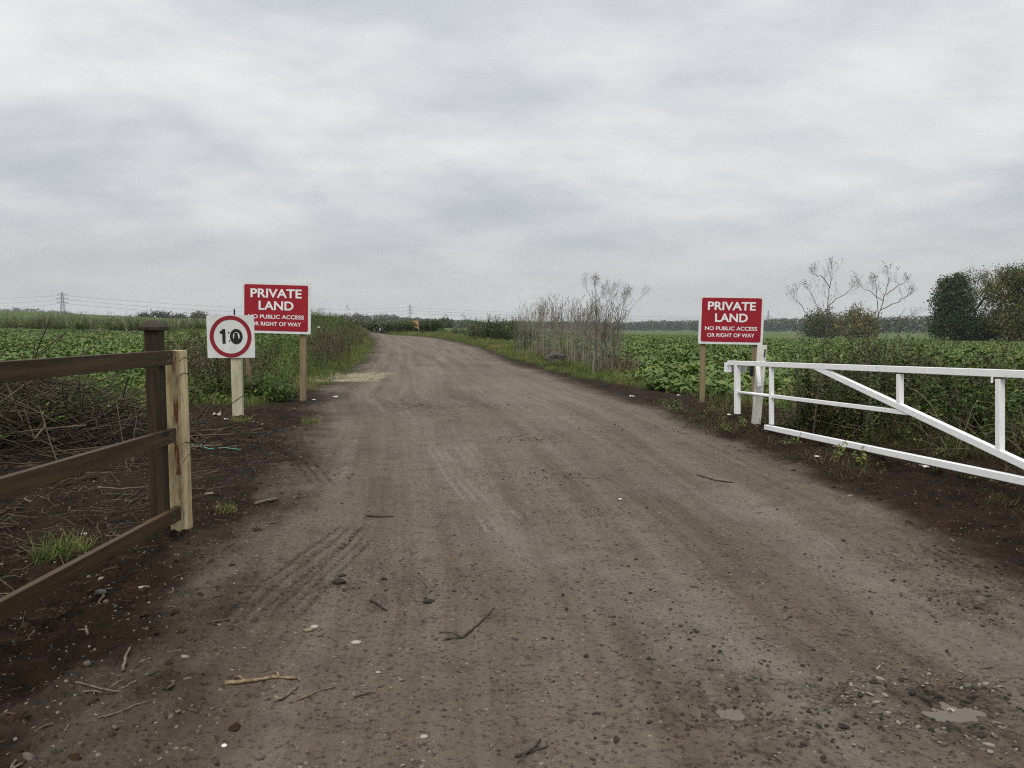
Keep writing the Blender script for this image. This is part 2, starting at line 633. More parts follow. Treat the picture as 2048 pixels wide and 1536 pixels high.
M['stone_mix'] = mat_noise('buff stone', (.13, .105, .080), (.30, .26, .21), (40, 40, 40), .85, .4, .004)
M['boulder'] = mat_noise('boulder', (.03, .025, .02), (.09, .076, .062), (6, 6, 6), .85, .6, .02, c3=(.32, .30, .26), s3=.6, t3=(.62, .66))
M['stone_olive'] = mat_noise('olive stone', (.14, .13, .07), (.20, .185, .105), (40, 40, 40), .8, .4, .004)
M['litter'] = mat_noise('white litter', (.50, .49, .46), (.78, .77, .75), (20, 20, 20), .6, .2, .004)
M['twig'] = mat_noise('grey brown twig', (.07, .048, .032), (.19, .145, .10), (40, 40, 40), .8, .2, .003)
M['twig_dark'] = mat_noise('wet dark twig', (.020, .014, .010), (.045, .032, .023), (40, 40, 40), .7, .2, .003)
M['twig_mud'] = mat_noise('muddy chip', (.045, .028, .017), (.12, .08, .05), (40, 40, 40), .85, .2, .003)
M['twig_pale'] = mat_noise('bare pale stick', (.11, .07, .038), (.27, .19, .105), (50, 50, 50), .7, .2, .003)
M['clod'] = mat_noise('black soil clod', (.012, .009, .007), (.042, .032, .024), (60, 60, 60), .9, .5, .006)
M['mud_lump'] = mat_noise('mud lump', (.020, .0115, .0065), (.062, .039, .024), (50, 50, 50), .95, .5, .006, spec=.05)
M['twine'] = mat_noise('green twine', (.05, .24, .19), (.12, .36, .29), (60, 60, 60), .6, .2, .002)
M['crop'] = mat_leaf('beet leaf', (.036, .074, .010), (.130, .200, .026), (.185, .215, .034), .42, .16, .36, .25)
M['weed'] = mat_leaf('weed leaf', (.032, .064, .010), (.125, .180, .028), (.18, .18, .04), .55, .16, .22, .6)
M['grass'] = mat_leaf('grass blade', (.050, .085, .014), (.140, .180, .036), (.26, .20, .075), .6, .15, .2, .7)
M['tired_grass'] = mat_leaf('tired grass', (.035, .038, .012), (.095, .085, .030), (.16, .12, .055), .7, .1, .15, .7)
M['bramble'] = mat_leaf('bramble leaf', (.020, .036, .008), (.090, .122, .024), (.125, .11, .034), .5, .12, .25, .8)
M['dry'] = mat_leaf('dry stem', (.055, .036, .022), (.24, .185, .125), (.14, .10, .06), .8, 0, .2, .8)
M['brush'] = mat_leaf('cut brushwood', (.016, .010, .006), (.15, .112, .074), (.10, .07, .042), .8, 0, .2, .8)
M['dock'] = mat_leaf('brown dock', (.040, .028, .017), (.11, .078, .048), (.13, .095, .058), .8, 0, .2, .8)
M['reed'] = mat_leaf('dead willowherb', (.085, .076, .060), (.36, .33, .27), (.24, .205, .155), .8, 0, .2, .9)
M['reed_head'] = mat_leaf('seed heads', (.06, .052, .045), (.14, .12, .105), (.10, .085, .07), .9, 0, .1, .9)
M['hog'] = mat_leaf('dead umbel stem', (.060, .049, .038), (.15, .125, .10), (.11, .085, .06), .8, 0, .2, .9)
M['straw'] = mat_leaf('straw', (.22, .185, .12), (.50, .45, .33), (.36, .31, .21), .75, 0, .3, .9)
M['tree_dark'] = mat_leaf('dark green crown', (.018, .036, .012), (.045, .075, .022), (.05, .06, .02), .55, .1, .3, .3)
M['tree_olive'] = mat_leaf('olive crown', (.040, .052, .013), (.130, .132, .029), (.20, .17, .034), .6, .15, .3, .3)
M['tree_mid'] = mat_leaf('mid green crown', (.035, .05, .016), (.08, .10, .03), (.14, .12, .03), .6, .12, .3, .25)
M['tree_gold'] = mat_leaf('turning crown', (.055, .066, .014), (.16, .150, .028), (.24, .185, .03), .6, .15, .3, .3)
M['woods'] = mat_leaf('far wood', (.018, .030, .014), (.048, .062, .024), (.075, .075, .026), .8, 0, .1, .05)
M['bark'] = mat_noise('bark', (.045, .036, .028), (.10, .085, .068), (8, 8, 2), .9, .4, .02)
M['board'] = mat_noise('ochre board', (.30, .19, .07), (.42, .28, .11), (3, 3, 3), .7, 0)
M['plastic_dark'] = mat_noise('dark rubbish', (.02, .02, .02), (.09, .085, .08), (5, 5, 5), .5, 0)


def ground_material():
    m, t, b = new_mat('ground soil')
    geo = t.n('ShaderNodeNewGeometry').outputs['Position']
    road = t.attr('road', 'Vector')
    z1 = t.n('ShaderNodeSeparateColor')
    t.link(t.attr('zone'), z1.inputs[0])
    z2 = t.n('ShaderNodeSeparateColor')
    t.link(t.attr('zone2'), z2.inputs[0])
    trk, grn, dst = z1.outputs[0], z1.outputs[1], z1.outputs[2]
    drk, far, strw = z2.outputs[0], z2.outputs[1], z2.outputs[2]
    n_lo = t.noise(geo, .55, 5, .6)
    n_md = t.noise(geo, 4.5, 6, .62)
    n_hi = t.noise(geo, 38, 5, .65)
    n_vh = t.noise(geo, 170, 3, .6)
    strk = t.noise(t.mapping(road, (3.4, .10, 1)), 1.0, 7, .66, .15)
    strk2 = t.noise(t.mapping(road, (15.0, 1.2, 1), (3, 8, 0)), 1.0, 6, .68, .3)
    # compacted track
    tc = t.mix(t.remap(n_lo, .3, .7), (.094, .068, .048), (.148, .112, .083))
    tc = t.mix(t.remap(strk, .36, .80), tc, (.235, .195, .158))
    tc = t.mix(t.math('MULTIPLY', t.remap(strk2, .58, .74), .28), tc, (.036, .025, .018))
    tc = t.mix(t.math('MULTIPLY', t.remap(n_md, .50, .80), .55), tc, (.038, .027, .020))
    # loose mud
    mc = t.mix(t.remap(n_md, .35, .65), (.0125, .0068, .0038), (.036, .0205, .0118))
    mc = t.mix(t.math('MULTIPLY', t.remap(n_lo, .50, .72), .6), mc, (.048, .030, .0185))
    c = t.mix(trk, mc, tc)
    # dry dust, then dark wet patches
    c = t.mix(t.math('MULTIPLY', dst, t.remap(n_hi, .25, .62)), c, (.27, .235, .20))
    c = t.mix(t.math('MULTIPLY', drk, t.remap(n_hi, .36, .54)), c, (.026, .019, .014))
    # fine grit
    c = t.mix(t.math('MULTIPLY', t.remap(n_hi, .52, .66), .75), c, t.mix(trk, (.007, .0045, .003), (.026, .019, .014)))
    c = t.mix(t.math('MULTIPLY', t.remap(n_vh, .58, .72), .6), c, t.mix(trk, (.065, .048, .034), (.19, .16, .13)))
    for sc, thr, pale in ((55, .13, (.30, .26, .215)), (24, .085, (.14, .11, .085))):
        vo = t.n('ShaderNodeTexVoronoi')
        t.link(geo, vo.inputs['Vector'])
        vo.inputs['Scale'].default_value = sc
        sel = t.n('ShaderNodeSeparateColor')
        t.link(vo.outputs['Color'], sel.inputs[0])
        dot = t.math('MULTIPLY', t.math('LESS_THAN', vo.outputs['Distance'], t.math('MULTIPLY', sel.outputs[1], thr * 3)), t.math('GREATER_THAN', sel.outputs[0], .88))
        c = t.mix(t.math('MULTIPLY', dot, .7), c, pale)
        dot2 = t.math('MULTIPLY', t.math('LESS_THAN', vo.outputs['Distance'], t.math('MULTIPLY', sel.outputs[2], thr * 3.2)), t.math('LESS_THAN', sel.outputs[0], .12))
        c = t.mix(t.math('MULTIPLY', dot2, .7), c, (.025, .019, .015))
    # vegetation covered soil
    gc = t.mix(t.remap(n_md, .35, .65), (.020, .022, .009), (.050, .055, .018))
    c = t.mix(grn, c, gc)
    fcol = t.mix(t.remap(t.noise(t.mapping(geo, (.02, .11, 1)), 1.0, 4, .6), .35, .65), (.058, .088, .026), (.092, .120, .040))
    fcol = t.mix(t.remap(t.noise(geo, 1.4, 5, .7), .55, .75), fcol, (.034, .050, .018))
    c = t.mix(far, c, fcol)
    sc_ = t.mix(t.remap(t.noise(t.mapping(geo, (3, 22, 1)), 1.0, 4, .7), .35, .6), (.07, .055, .036), (.30, .265, .19))
    c = t.mix(strw, c, sc_)
    t.link(c, b.inputs['Base Color'])
    rg = t.mix(trk, (.85, .85, .85), (.72, .72, .72))
    t.link(rg, b.inputs['Roughness'])
    b.inputs['Specular IOR Level'].default_value = .06
    h = t.math('ADD', t.math('MULTIPLY', n_hi, .7), t.math('MULTIPLY', n_vh, .3))
    h = t.math('ADD', h, t.math('MULTIPLY', n_md, 1.2))
    bp = t.n('ShaderNodeBump')
    bp.inputs['Strength'].default_value = 1.0
    bp.inputs['Distance'].default_value = .034
    t.link(h, bp.inputs['Height'])
    t.link(bp.outputs[0], b.inputs['Normal'])
    return m


M['ground'] = ground_material()


# ------------------------------------------------------------------ ground sheet, split into its named grounds
def build_ground():
    a1 = np.radians(np.linspace(-41, 41, 640))
    a2 = np.radians(np.linspace(41, 319, 70))[1:-1]
    ang = np.concatenate([a1, a2])
    rs = [0.5]
    while rs[-1] < 3050:
        r = rs[-1]
        if r < 2.0:
            d = .08
        elif r < 34:
            d = max(.011, r * r / 1150.0)
        else:
            d = r * .045
        rs.append(r + d)
    rs = np.array(rs)
    na, nr = len(ang), len(rs)
    X = (rs[:, None] * np.sin(ang)[None]).ravel()
    Y = (rs[:, None] * np.cos(ang)[None]).ravel()
    X = np.append(X, 0.0)
    Y = np.append(Y, 0.0)
    Z, T, dust, dark = hz_full(X, Y, True)
    G = green_mask(X, Y)
    cl, cr = is_crop(X, Y)
    crop = (cl | cr)
    G = np.maximum(G * (1 - T), crop * .85)
    rr = np.hypot(X, Y)
    farm = ((cl | cr) & (rr > 85)) | ((rr > 92) & (T < .5)) | (np.degrees(np.abs(np.arctan2(X, Y))) > 60) & (rr > 14)
    farm = np.where(farm, 1.0, 0.0)
    # straw by the track's left edge
    p0 = flat_pt(738, 755)
    ex = (X - p0[0] + .1) / 0.46
    ey = (Y - p0[1]) / 1.5
    straw = sstep(1.15, .75, np.maximum(np.abs(ex), np.abs(ey)) + .5 * fbm(X * 3, Y * 2, 41, 3)) * .32
    # stubble strip on the left rise
    strip = ((rr > 93) & (rr < 122) & (X < -60))
    zone = np.stack([T, np.clip(G, 0, 1), np.clip(dust, 0, 1), np.ones_like(T)], 1)
    zone2 = np.stack([np.clip(dark, 0, 1), farm, np.clip(straw + strip * .22, 0, 1), np.ones_like(T)], 1)
    road = np.stack([(X - xl(Y)) / np.maximum(xr(Y) - xl(Y), .5) * 4.5, Y, np.zeros_like(X)], 1)
    i = np.arange(nr - 1)[:, None] * na
    j = np.arange(na)[None]
    k = (j + 1) % na
    Q = np.stack([i + j, i + na + j, i + na + k, i + k], -1).reshape(-1, 4)
    fan = np.stack([np.full(na, len(X) - 1), np.arange(na), (np.arange(na) + 1) % na], 1)
    fc = Q.mean(1).astype(int)
    c0 = Q[:, 0]
    cls = np.where(T[c0] > .5, 0, np.where(crop[c0] & (rr[c0] < 130), 1, np.where(farm[c0] > .5, 2, np.where(G[c0] > .5, 3, 4))))
    names = ['dirt_track', 'crop_soil', 'far_field_ground', 'grass_verge_ground', 'mud_ground']
    for ci, nm in enumerate(names):
        q = Q[cls == ci]
        if not len(q):
            continue
        used, inv = np.unique(q, return_inverse=True)
        inv = inv.reshape(q.shape)
        faces = inv.tolist()
        vv = list(used)
        if ci == 0:
            base = len(vv)
            ring = {int(u): n for n, u in enumerate(vv)}
            vv.append(len(X) - 1)
            for a, b_, c_ in fan:
                ids = []
                for w in (int(b_), int(c_)):
                    if w not in ring:
                        ring[w] = len(vv)
                        vv.append(w)
                    ids.append(ring[w])
                faces.append([base, ids[0], ids[1]][::-1])
        vv = np.array(vv)
        me = bpy.data.meshes.new(nm)
        me.from_pydata(np.stack([X[vv], Y[vv], Z[vv]], 1).tolist(), [], faces)
        for an, arr in (('zone', zone), ('zone2', zone2)):
            a = me.attributes.new(an, 'FLOAT_COLOR', 'POINT')
            a.data.foreach_set('color', arr[vv].astype(np.float32).ravel())
        a = me.attributes.new('road', 'FLOAT_VECTOR', 'POINT')
        a.data.foreach_set('vector', road[vv].astype(np.float32).ravel())
        me.materials.append(M['ground'])
        me.polygons.foreach_set('use_smooth', [True] * len(me.polygons))
        # all faces look up
        me.update()
        if me.polygons[0].normal.z < 0:
            me.flip_normals()
        o = bpy.data.objects.new(nm, me)
        col.objects.link(o)
        tag(o, kind='structure')


build_ground()

# puddles
for (cx, cy), sx, sy in PUDDLES:
    m_, t_, b_ = (None, None, None)
    if 'puddle' not in M:
        m_, t_, b_ = new_mat('muddy water')
        gpos = t_.n('ShaderNodeNewGeometry').outputs['Position']
        t_.link(t_.mix(t_.noise(gpos, 9, 4, .6), (.095, .074, .055), (.135, .107, .081)), b_.inputs['Base Color'])
        b_.inputs['Roughness'].default_value = .14
        b_.inputs['Specular IOR Level'].default_value = .25
        M['puddle'] = m_
    mb = MB()
    n = 28
    zs = hz_base(np.array([cx]), np.array([cy]))[0]
    zc = hz(cx, cy) + .007
    v = [(0, 0, 0)]
    for k in range(n):
        a = 2 * math.pi * k / n
        rr_ = 1.2 + .25 * math.sin(3 * a + cx) + .18 * math.sin(5 * a) + .1 * math.sin(9 * a + cy)
        v.append((math.cos(a) * sx * rr_, math.sin(a) * sy * rr_, 0))
    mb.add(v, [(0, 1 + k, 1 + (k + 1) % n) for k in range(n)])
    o = mb.build('puddle', M['puddle'])
    o.location = (cx, cy, zc)
    tag(o, kind='structure')


# ------------------------------------------------------------------ scattering (stuff only)
def gn_scatter(name, label, cat, pts, rot, scl, variants, kind='stuff'):
    """one object: a cloud of points on which the given meshes are repeated"""
    pts = np.asarray(pts, float)
    N = len(pts)
    cl = bpy.data.collections.new(name + ' sources')
    for i, me in enumerate(variants):
        cl.objects.link(bpy.data.objects.new('%s_source_%02d' % (name, i), me))
    me = bpy.data.meshes.new(name)
    me.from_pydata(pts.tolist(), [], [])
    a = me.attributes.new('rot', 'FLOAT_VECTOR', 'POINT')
    a.data.foreach_set('vector', np.asarray(rot, np.float32).ravel())
    a = me.attributes.new('scl', 'FLOAT_VECTOR', 'POINT')
    s = np.asarray(scl, np.float32)
    if s.ndim == 1:
        s = np.repeat(s[:, None], 3, 1)
    a.data.foreach_set('vector', s.ravel())
    a = me.attributes.new('var', 'INT', 'POINT')
    a.data.foreach_set('value', rng.integers(0, len(variants), N).astype(np.int32))
    o = bpy.data.objects.new(name, me)
    col.objects.link(o)
    g = bpy.data.node_groups.new(name, 'GeometryNodeTree')
    g.interface.new_socket('Geometry', in_out='INPUT', socket_type='NodeSocketGeometry')
    g.interface.new_socket('Geometry', in_out='OUTPUT', socket_type='NodeSocketGeometry')
    gi = g.nodes.new('NodeGroupInput')
    go = g.nodes.new('NodeGroupOutput')
    ip = g.nodes.new('GeometryNodeInstanceOnPoints')
    ci = g.nodes.new('GeometryNodeCollectionInfo')
    ci.inputs[0].default_value = cl
    ci.inputs[1].default_value = True
    ci.inputs[2].default_value = True
    ip.inputs['Pick Instance'].default_value = True

    def na(nm, dt):
        q = g.nodes.new('GeometryNodeInputNamedAttribute')
        q.data_type = dt
        q.inputs[0].default_value = nm
        return [x for x in q.outputs if x.enabled and x.name == 'Attribute'][0]
    L = g.links.new
    L(gi.outputs[0], ip.inputs['Points'])
    L(ci.outputs[0], ip.inputs['Instance'])
    L(na('var', 'INT'), ip.inputs['Instance Index'])
    e2r = g.nodes.new('FunctionNodeEulerToRotation')
    L(na('rot', 'FLOAT_VECTOR'), e2r.inputs[0])
    L(e2r.outputs[0], ip.inputs['Rotation'])
    L(na('scl', 'FLOAT_VECTOR'), ip.inputs['Scale'])
    L(ip.outputs[0], go.inputs[0])
    md = o.modifiers.new('scatter', 'NODES')
    md.node_group = g
    tag(o, label, cat, kind=kind)
    return o


def rotz(n, tilt=.1):
    r_ = rng.normal(0, tilt, (n, 3))
    r_[:, 2] = rng.uniform(0, 2 * math.pi, n)
    return r_


# ---- plant meshes
def leaf_strip(mb, base, az, L, Wd, lift, droop, prof, tint, fold=.25, twist=0.0):
    n = len(prof)
    t = np.linspace(0, 1, n)
    elev = lift - droop * t
    ds = L / (n - 1)
    rr_ = np.concatenate([[0], np.cumsum(np.cos(elev[:-1]) * ds)])
    zz = np.concatenate([[0], np.cumsum(np.sin(elev[:-1]) * ds)])
    ca, sa = math.cos(az), math.sin(az)
    ctr = np.stack([base[0] + rr_ * ca, base[1] + rr_ * sa, base[2] + zz], 1)
    side = np.array([-sa * math.cos(twist), ca * math.cos(twist), math.sin(twist)])
    w = np.array(prof) * Wd / 2
    up = np.array([0, 0, 1.0])
    l = ctr + side * w[:, None] + up * (w * fold)[:, None]
    r_ = ctr - side * w[:, None] + up * (w * fold)[:, None]
    v = np.concatenate([l, ctr, r_])
    f = []
    for i in range(n - 1):
        f.append((i, i + 1, n + i + 1, n + i))
        f.append((n + i, n + i + 1, 2 * n + i + 1, 2 * n + i))
    mb.add(v, f, tint)


def beet_patch(seed, size=1.25, nplants=16):
    r_ = random.Random(seed)
    mb = MB()
    g = int(math.ceil(math.sqrt(nplants)))
    for i in range(g):
        for j in range(g):
            x = (i + .5) / g * size - size / 2 + r_.uniform(-.08, .08)
            y = (j + .5) / g * size - size / 2 + r_.uniform(-.08, .08)
            s = r_.uniform(.8, 1.2)
            for k in range(r_.randint(15, 19)):
                az = r_.uniform(0, 6.283)
                L = s * r_.uniform(.22, .42)
                lift = r_.uniform(.75, 1.45)
                leaf_strip(mb, (x, y, 0), az, L, s * r_.uniform(.07, .125), lift, r_.uniform(1.0, 2.3),
                           [.08, .10, .45, 1.0, .9, .55, .06], r_.random(), r_.uniform(.1, .6), r_.uniform(-.5, .5))
    return mb.mesh('beet', M['crop'])


def weed_plant(mb, r_, x, y, H, lw, z0=0.0, lean=.25, step=.06):
    dx, dy = r_.gauss(0, lean), r_.gauss(0, lean)
    n = 6
    pts = [(x + dx * H * (i / (n - 1)) ** 1.5, y + dy * H * (i / (n - 1)) ** 1.5, z0 + H * i / (n - 1)) for i in range(n)]
    mb.tube(pts, np.linspace(.005, .002, n), 3, False, .3)
    P = np.array(pts)
    k = max(3, int(H / step))
    for i in range(k):
        t = (i + .7) / k
        q = t * (n - 1)
        a = int(min(q, n - 2))
        p = P[a] + (P[a + 1] - P[a]) * (q - a)
        az0 = r_.uniform(0, 6.283)
        tn = r_.random()
        for s in range(2):
            L = lw * (1.25 - .6 * t) * r_.uniform(.8, 1.25)
            leaf_strip(mb, p, az0 + s * math.pi + r_.uniform(-.3, .3), L, L * .5, r_.uniform(-.1, .8), r_.uniform(.4, 1.4), [.1, .8, 1, .05], tn, .2)


def weed_patch(seed, H=(.35, .8), n=16, size=.9, lw=.10, m='weed'):
    r_ = random.Random(seed)
    mb = MB()
    for _ in range(n):
        a, q = r_.uniform(0, 6.28), math.sqrt(r_.random()) * size / 2
        weed_plant(mb, r_, q * math.cos(a), q * math.sin(a), r_.uniform(*H), lw * r_.uniform(.7, 1.2))
    return mb.mesh('weed', M[m])


def grass_patch(seed, n=90, size=.5, H=(.10, .32), m='grass', wid=.006, droop=(.6, 2.0)):
    r_ = random.Random(seed)
    mb = MB()
    for _ in range(n):
        a, q = r_.uniform(0, 6.28), math.sqrt(r_.random()) * size / 2
        L = r_.uniform(*H)
        leaf_strip(mb, (q * math.cos(a), q * math.sin(a), 0), r_.uniform(0, 6.28), L, wid * r_.uniform(.7, 1.5), r_.uniform(.8, 1.5), r_.uniform(*droop), [1, .9, .6, .1], r_.random(), .3)
    return mb.mesh('grass', M[m])


def bramble_patch(seed, size=.8, n=26, H=.55, m='bramble', leaf=.06):
    r_ = random.Random(seed)
    mb = MB()
    for _ in range(n):
        a, q = r_.uniform(0, 6.28), math.sqrt(r_.random()) * size / 2
        az = r_.uniform(0, 6.28)
        L = r_.uniform(.5, 1.1)
        hh = H * r_.uniform(.5, 1.25)
        pts = []
        for i in range(7):
            t = i / 6
            pts.append((q * math.cos(a) + math.cos(az) * L * t * .8, q * math.sin(a) + math.sin(az) * L * t * .8, hh * math.sin(math.pi * (.06 + .80 * t)) + r_.gauss(0, .02)))
        mb.tube(pts, np.linspace(.004, .002, 7), 3, False, .15)
        P = np.array(pts)
        for k in range(15):
            q2 = r_.uniform(.3, 5.9)
            i = int(q2)
            p = P[i] + (P[i + 1] - P[i]) * (q2 - i)
            tn = r_.random() ** 1.5
            az2 = r_.uniform(0, 6.28)
            for da in (-.8, 0, .8):
                leaf_strip(mb, p, az2 + da, leaf * r_.uniform(.7, 1.5), leaf * .65, r_.uniform(-.3, .7), r_.uniform(.1, 1.2), [.2, 1, .85, .05], tn, .2)
    return mb.mesh('bramble', M[m])


def dead_patch(seed, n=10, size=.8, H=(.5, 1.1), m='dock'):
    r_ = random.Random(seed)
    mb = MB()
    for _ in range(n):
        a, q = r_.uniform(0, 6.28), math.sqrt(r_.random()) * size / 2
        h = r_.uniform(*H)
        dx, dy = r_.gauss(0, .2), r_.gauss(0, .2)
        x, y = q * math.cos(a), q * math.sin(a)
        pts = [(x + dx * h * t * t, y + dy * h * t * t, h * t) for t in np.linspace(0, 1, 5)]
        tn = r_.random()
        mb.tube(pts, np.linspace(.005, .002, 5), 3, False, tn)
        for k in range(7):
            t = r_.uniform(.45, 1)
            p = np.array((x + dx * h * t * t, y + dy * h * t * t, h * t))
            az = r_.uniform(0, 6.28)
            l = r_.uniform(.08, .22) * h
            e = p + np.array((math.cos(az) * l * .6, math.sin(az) * l * .6, l))
            mb.tube([p, (p + e) / 2 + (0, 0, -.01), e], [.003, .003, .002], 3, False, tn)
            for j in range(6):
                c = p + (e - p) * r_.uniform(.3, 1)
                leaf_strip(mb, c, r_.uniform(0, 6.28), r_.uniform(.015, .04), .016, r_.uniform(-.5, 1), .5, [.4, 1, .3], tn * .8, 0)
    return mb.mesh('deadweed', M[m])


def pebble(seed, m, flat=.6):
    r_ = random.Random(seed)
    import bmesh
    bm = bmesh.new()
    bmesh.ops.create_icosphere(bm, subdivisions=2, radius=1.0)
    ph = [r_.uniform(0, 6) for _ in range(6)]
    sx, sy, sz = r_.uniform(.9, 1.4), r_.uniform(.6, .95), flat * r_.uniform(.6, 1.1)
    for v in bm.verts:
        p = v.co
        k = 1 + .13 * math.sin(2.3 * p.x + ph[0]) + .12 * math.sin(2.9 * p.y + ph[1]) + .1 * math.sin(3.1 * p.z + ph[2]) + .06 * math.sin(6 * p.x + 5 * p.y + ph[3])
        v.co = Vector((p.x * sx * k, p.y * sy * k, p.z * sz * k))
    me = bpy.data.meshes.new('pebble')
    bm.to_mesh(me)
    bm.free()
    me.materials.append(m)
    me.polygons.foreach_set('use_smooth', [True] * len(me.polygons))
    return me


def clod(seed, m):
    me = pebble(seed, m, .7)
    r_ = random.Random(seed)
    for v in me.vertices:
        v.co *= 1 + r_.uniform(-.22, .18)
    me.polygons.foreach_set('use_smooth', [False] * len(me.polygons))
    return me


def twig_mesh(seed, m, L=1.0, rad=.012, bend=.15):
    r_ = random.Random(seed)
    mb = MB()
    n = 7
    p = np.zeros((n, 3))
    az = 0
    for i in range(1, n):
        az += r_.gauss(0, bend * 2)
        p[i] = p[i - 1] + np.array((math.cos(az), math.sin(az), r_.gauss(0, .05))) * L / (n - 1)
    p -= p.mean(0)
    p[:, 2] += rad
    mb.tube(p, np.linspace(rad, rad * .5, n), 5, True, r_.random())
    if r_.random() < .6:
        i = r_.randint(2, 4)
        az += r_.choice((-1, 1)) * .8
        q = p[i] + np.array((math.cos(az), math.sin(az), .05)) * L * .3
        mb.tube([p[i], (p[i] + q) / 2, q], [rad * .7, rad * .6, rad * .3], 4, True, r_.random())
    return mb.mesh('twig', m)


# ---- crop
def grid_pts(x0, x1, y0, y1, step, jit=.45):
    gx, gy = np.meshgrid(np.arange(x0, x1, step), np.arange(y0, y1, step))
    P = np.stack([gx.ravel(), gy.ravel()], 1) + rng.uniform(-jit, jit, (gx.size, 2)) * step
    return P[:, 0], P[:, 1]


def in_view(x, y, margin=120):
    u = 1024 + x / np.maximum(y, .1) * FPX
    return (y > 1.0) & (u > -margin - 500 / np.maximum(y, 1)) & (u < 2048 + margin + 500 / np.maximum(y, 1))


def with_z(x, y, dz=0.0):
    return np.stack([x, y, hz_full(x, y) + dz], 1)


beets = [beet_patch(100 + i) for i in range(6)]
gx, gy = grid_pts(-80, 120, 5, 150, .88)
cl_, cr_ = is_crop(gx, gy)
iv = in_view(gx, gy)
for nm, lab, msk in (('beet_crop', 'green leafy beet crop filling the field beyond the timber fence and the speed sign', cl_),
                     ('beet_crop', 'green leafy beet crop filling the field behind the white gate', cr_)):
    k = msk & iv
    P = with_z(gx[k], gy[k], -.03)
    sc = rng.uniform(.62, .98, k.sum()) * (1 - .15 * sstep(60, 140, P[:, 1]))
    gn_scatter(nm, lab, 'crop', P, rotz(k.sum(), .06), sc, beets)

# ---- grass on the verges
grasses = [grass_patch(200 + i) for i in range(5)]
gx, gy = grid_pts(-40, 14, 12.0, 118, .34)
Tm = track_mask(gx, gy)
Gm = green_mask(gx, gy)
cl_, cr_ = is_crop(gx, gy)
dl, dr_ = xl(gy) - gx, gx - xr(gy)
near_ = np.where(gx < (xl(gy) + xr(gy)) / 2, dl, dr_)
k = (Tm < .45) & (Gm > .35) & ~cl_ & ~cr_ & in_view(gx, gy) & (rng.random(len(gx)) < np.interp(gy, [12, 30, 100], [1, .75, .5]))
bp_ = flat_pt(1113, 735)
k &= np.hypot(gx - bp_[0], (gy - bp_[1]) * .5) > .55
P = with_z(gx[k], gy[k], -.01)
sc = rng.uniform(.5, 1.15, k.sum()) * np.clip(.55 + .35 * near_[k], .45, 1.25) * np.interp(gy[k], [12, 40, 110], [.9, 1.15, 1.9])
gn_scatter('verge_grass', 'green and yellowing grass along both edges of the dirt track', 'grass', P, rotz(k.sum(), .1), sc, grasses)

# ---- broad leaved weeds of the left verge
weeds = [weed_patch(300 + i) for i in range(6)]
gx, gy = grid_pts(-34, -2, 12.4, 95, .5)
cl_, cr_ = is_crop(gx, gy)
dl = xl(gy) - gx
k = (dl > .9 + .4 * rng.random(len(gx))) & ~cl_ & in_view(gx, gy) & (Gm[:1].mean() > -1) & (gx > crop_left_x(gy) - 1.2)
k &= (gy > 12.9 + 1.1 * sstep(-5.5, -3.5, gx)) & (rng.random(len(gx)) < np.interp(gy, [12, 25, 90], [.9, .7, .45]))
P = with_z(gx[k], gy[k], -.02)
sc = rng.uniform(.55, 1.05, k.sum()) * np.clip(.45 + .38 * (dl[k] - .9), .4, 1.15) * np.interp(gy[k], [12, 15, 20, 60], [.6, .95, 1.1, 1.25])
gn_scatter('verge_weeds', 'dense dark green weeds around the posts of the private land sign, left of the track', 'weeds', P, rotz(k.sum(), .1), sc, weeds)

# ---- weeds between the mud and the crop, behind the timber fence
gx, gy = grid_pts(-13, -4.2, 8.4, 14.8, .36)
k = (gy > np.interp(1024 + gx / gy * FPX, [0, 150, 250, 420, 480], [9.3, 9.7, 11.4, 13.4, 13.6]) + .5 * fbm(gx * .8, gy * .8, 88, 3)) & in_view(gx, gy)
P = with_z(gx[k], gy[k], -.02)
low = [weed_patch(330 + i, (.18, .50), 20, .7, .085) for i in range(4)] + [bramble_patch(340, .7, 14, .3, 'weed', .05)]
gn_scatter('low_weeds', 'low mixed green weeds behind the timber fence, between brushwood and crop', 'weeds', P, rotz(k.sum(), .12), rng.uniform(.6, 1.15, k.sum()) * np.interp(P[:, 1], [9, 10.5, 12], [.7, 1, 1.1]), low)
hx = rng.uniform(-7.6, -4.9, 85)
hy = rng.uniform(8.0, 10.2, 85)
gn_scatter('brush_weeds', 'green weeds growing up through the brushwood heap behind the timber fence', 'weeds', with_z(hx, hy, -.02), rotz(85, .2), rng.uniform(.5, 1.25, 85), low)

# ---- brown docks and dead stems of the left verge
docks = [dead_patch(400 + i) for i in range(4)]
pp = []
for _ in range(85):
    y = random.uniform(22, 62)
    x = float(xl(y)) - random.uniform(.5, 4.8) * (0.6 + y / 60)
    if 610 < 1024 + x / y * FPX < 765:
        pp.append((x, y))
for _ in range(60):
    y = random.uniform(60, 88)
    x = random.uniform(-26, -13.5) * y / 72
    if x < float(xl(y)) - 1:
        pp.append((x, y))
for _ in range(16):
    y = random.uniform(13.2, 16)
    pp.append((random.uniform(-6.2, -4.6) * y / 14, y))
pp = np.array(pp)
P = with_z(pp[:, 0], pp[:, 1], -.02)
gn_scatter('dead_weeds', 'brown withered dock stems among the green on the left bank of the track', 'dead weeds', P, rotz(len(P), .12), rng.uniform(.7, 1.25, len(P)), docks)

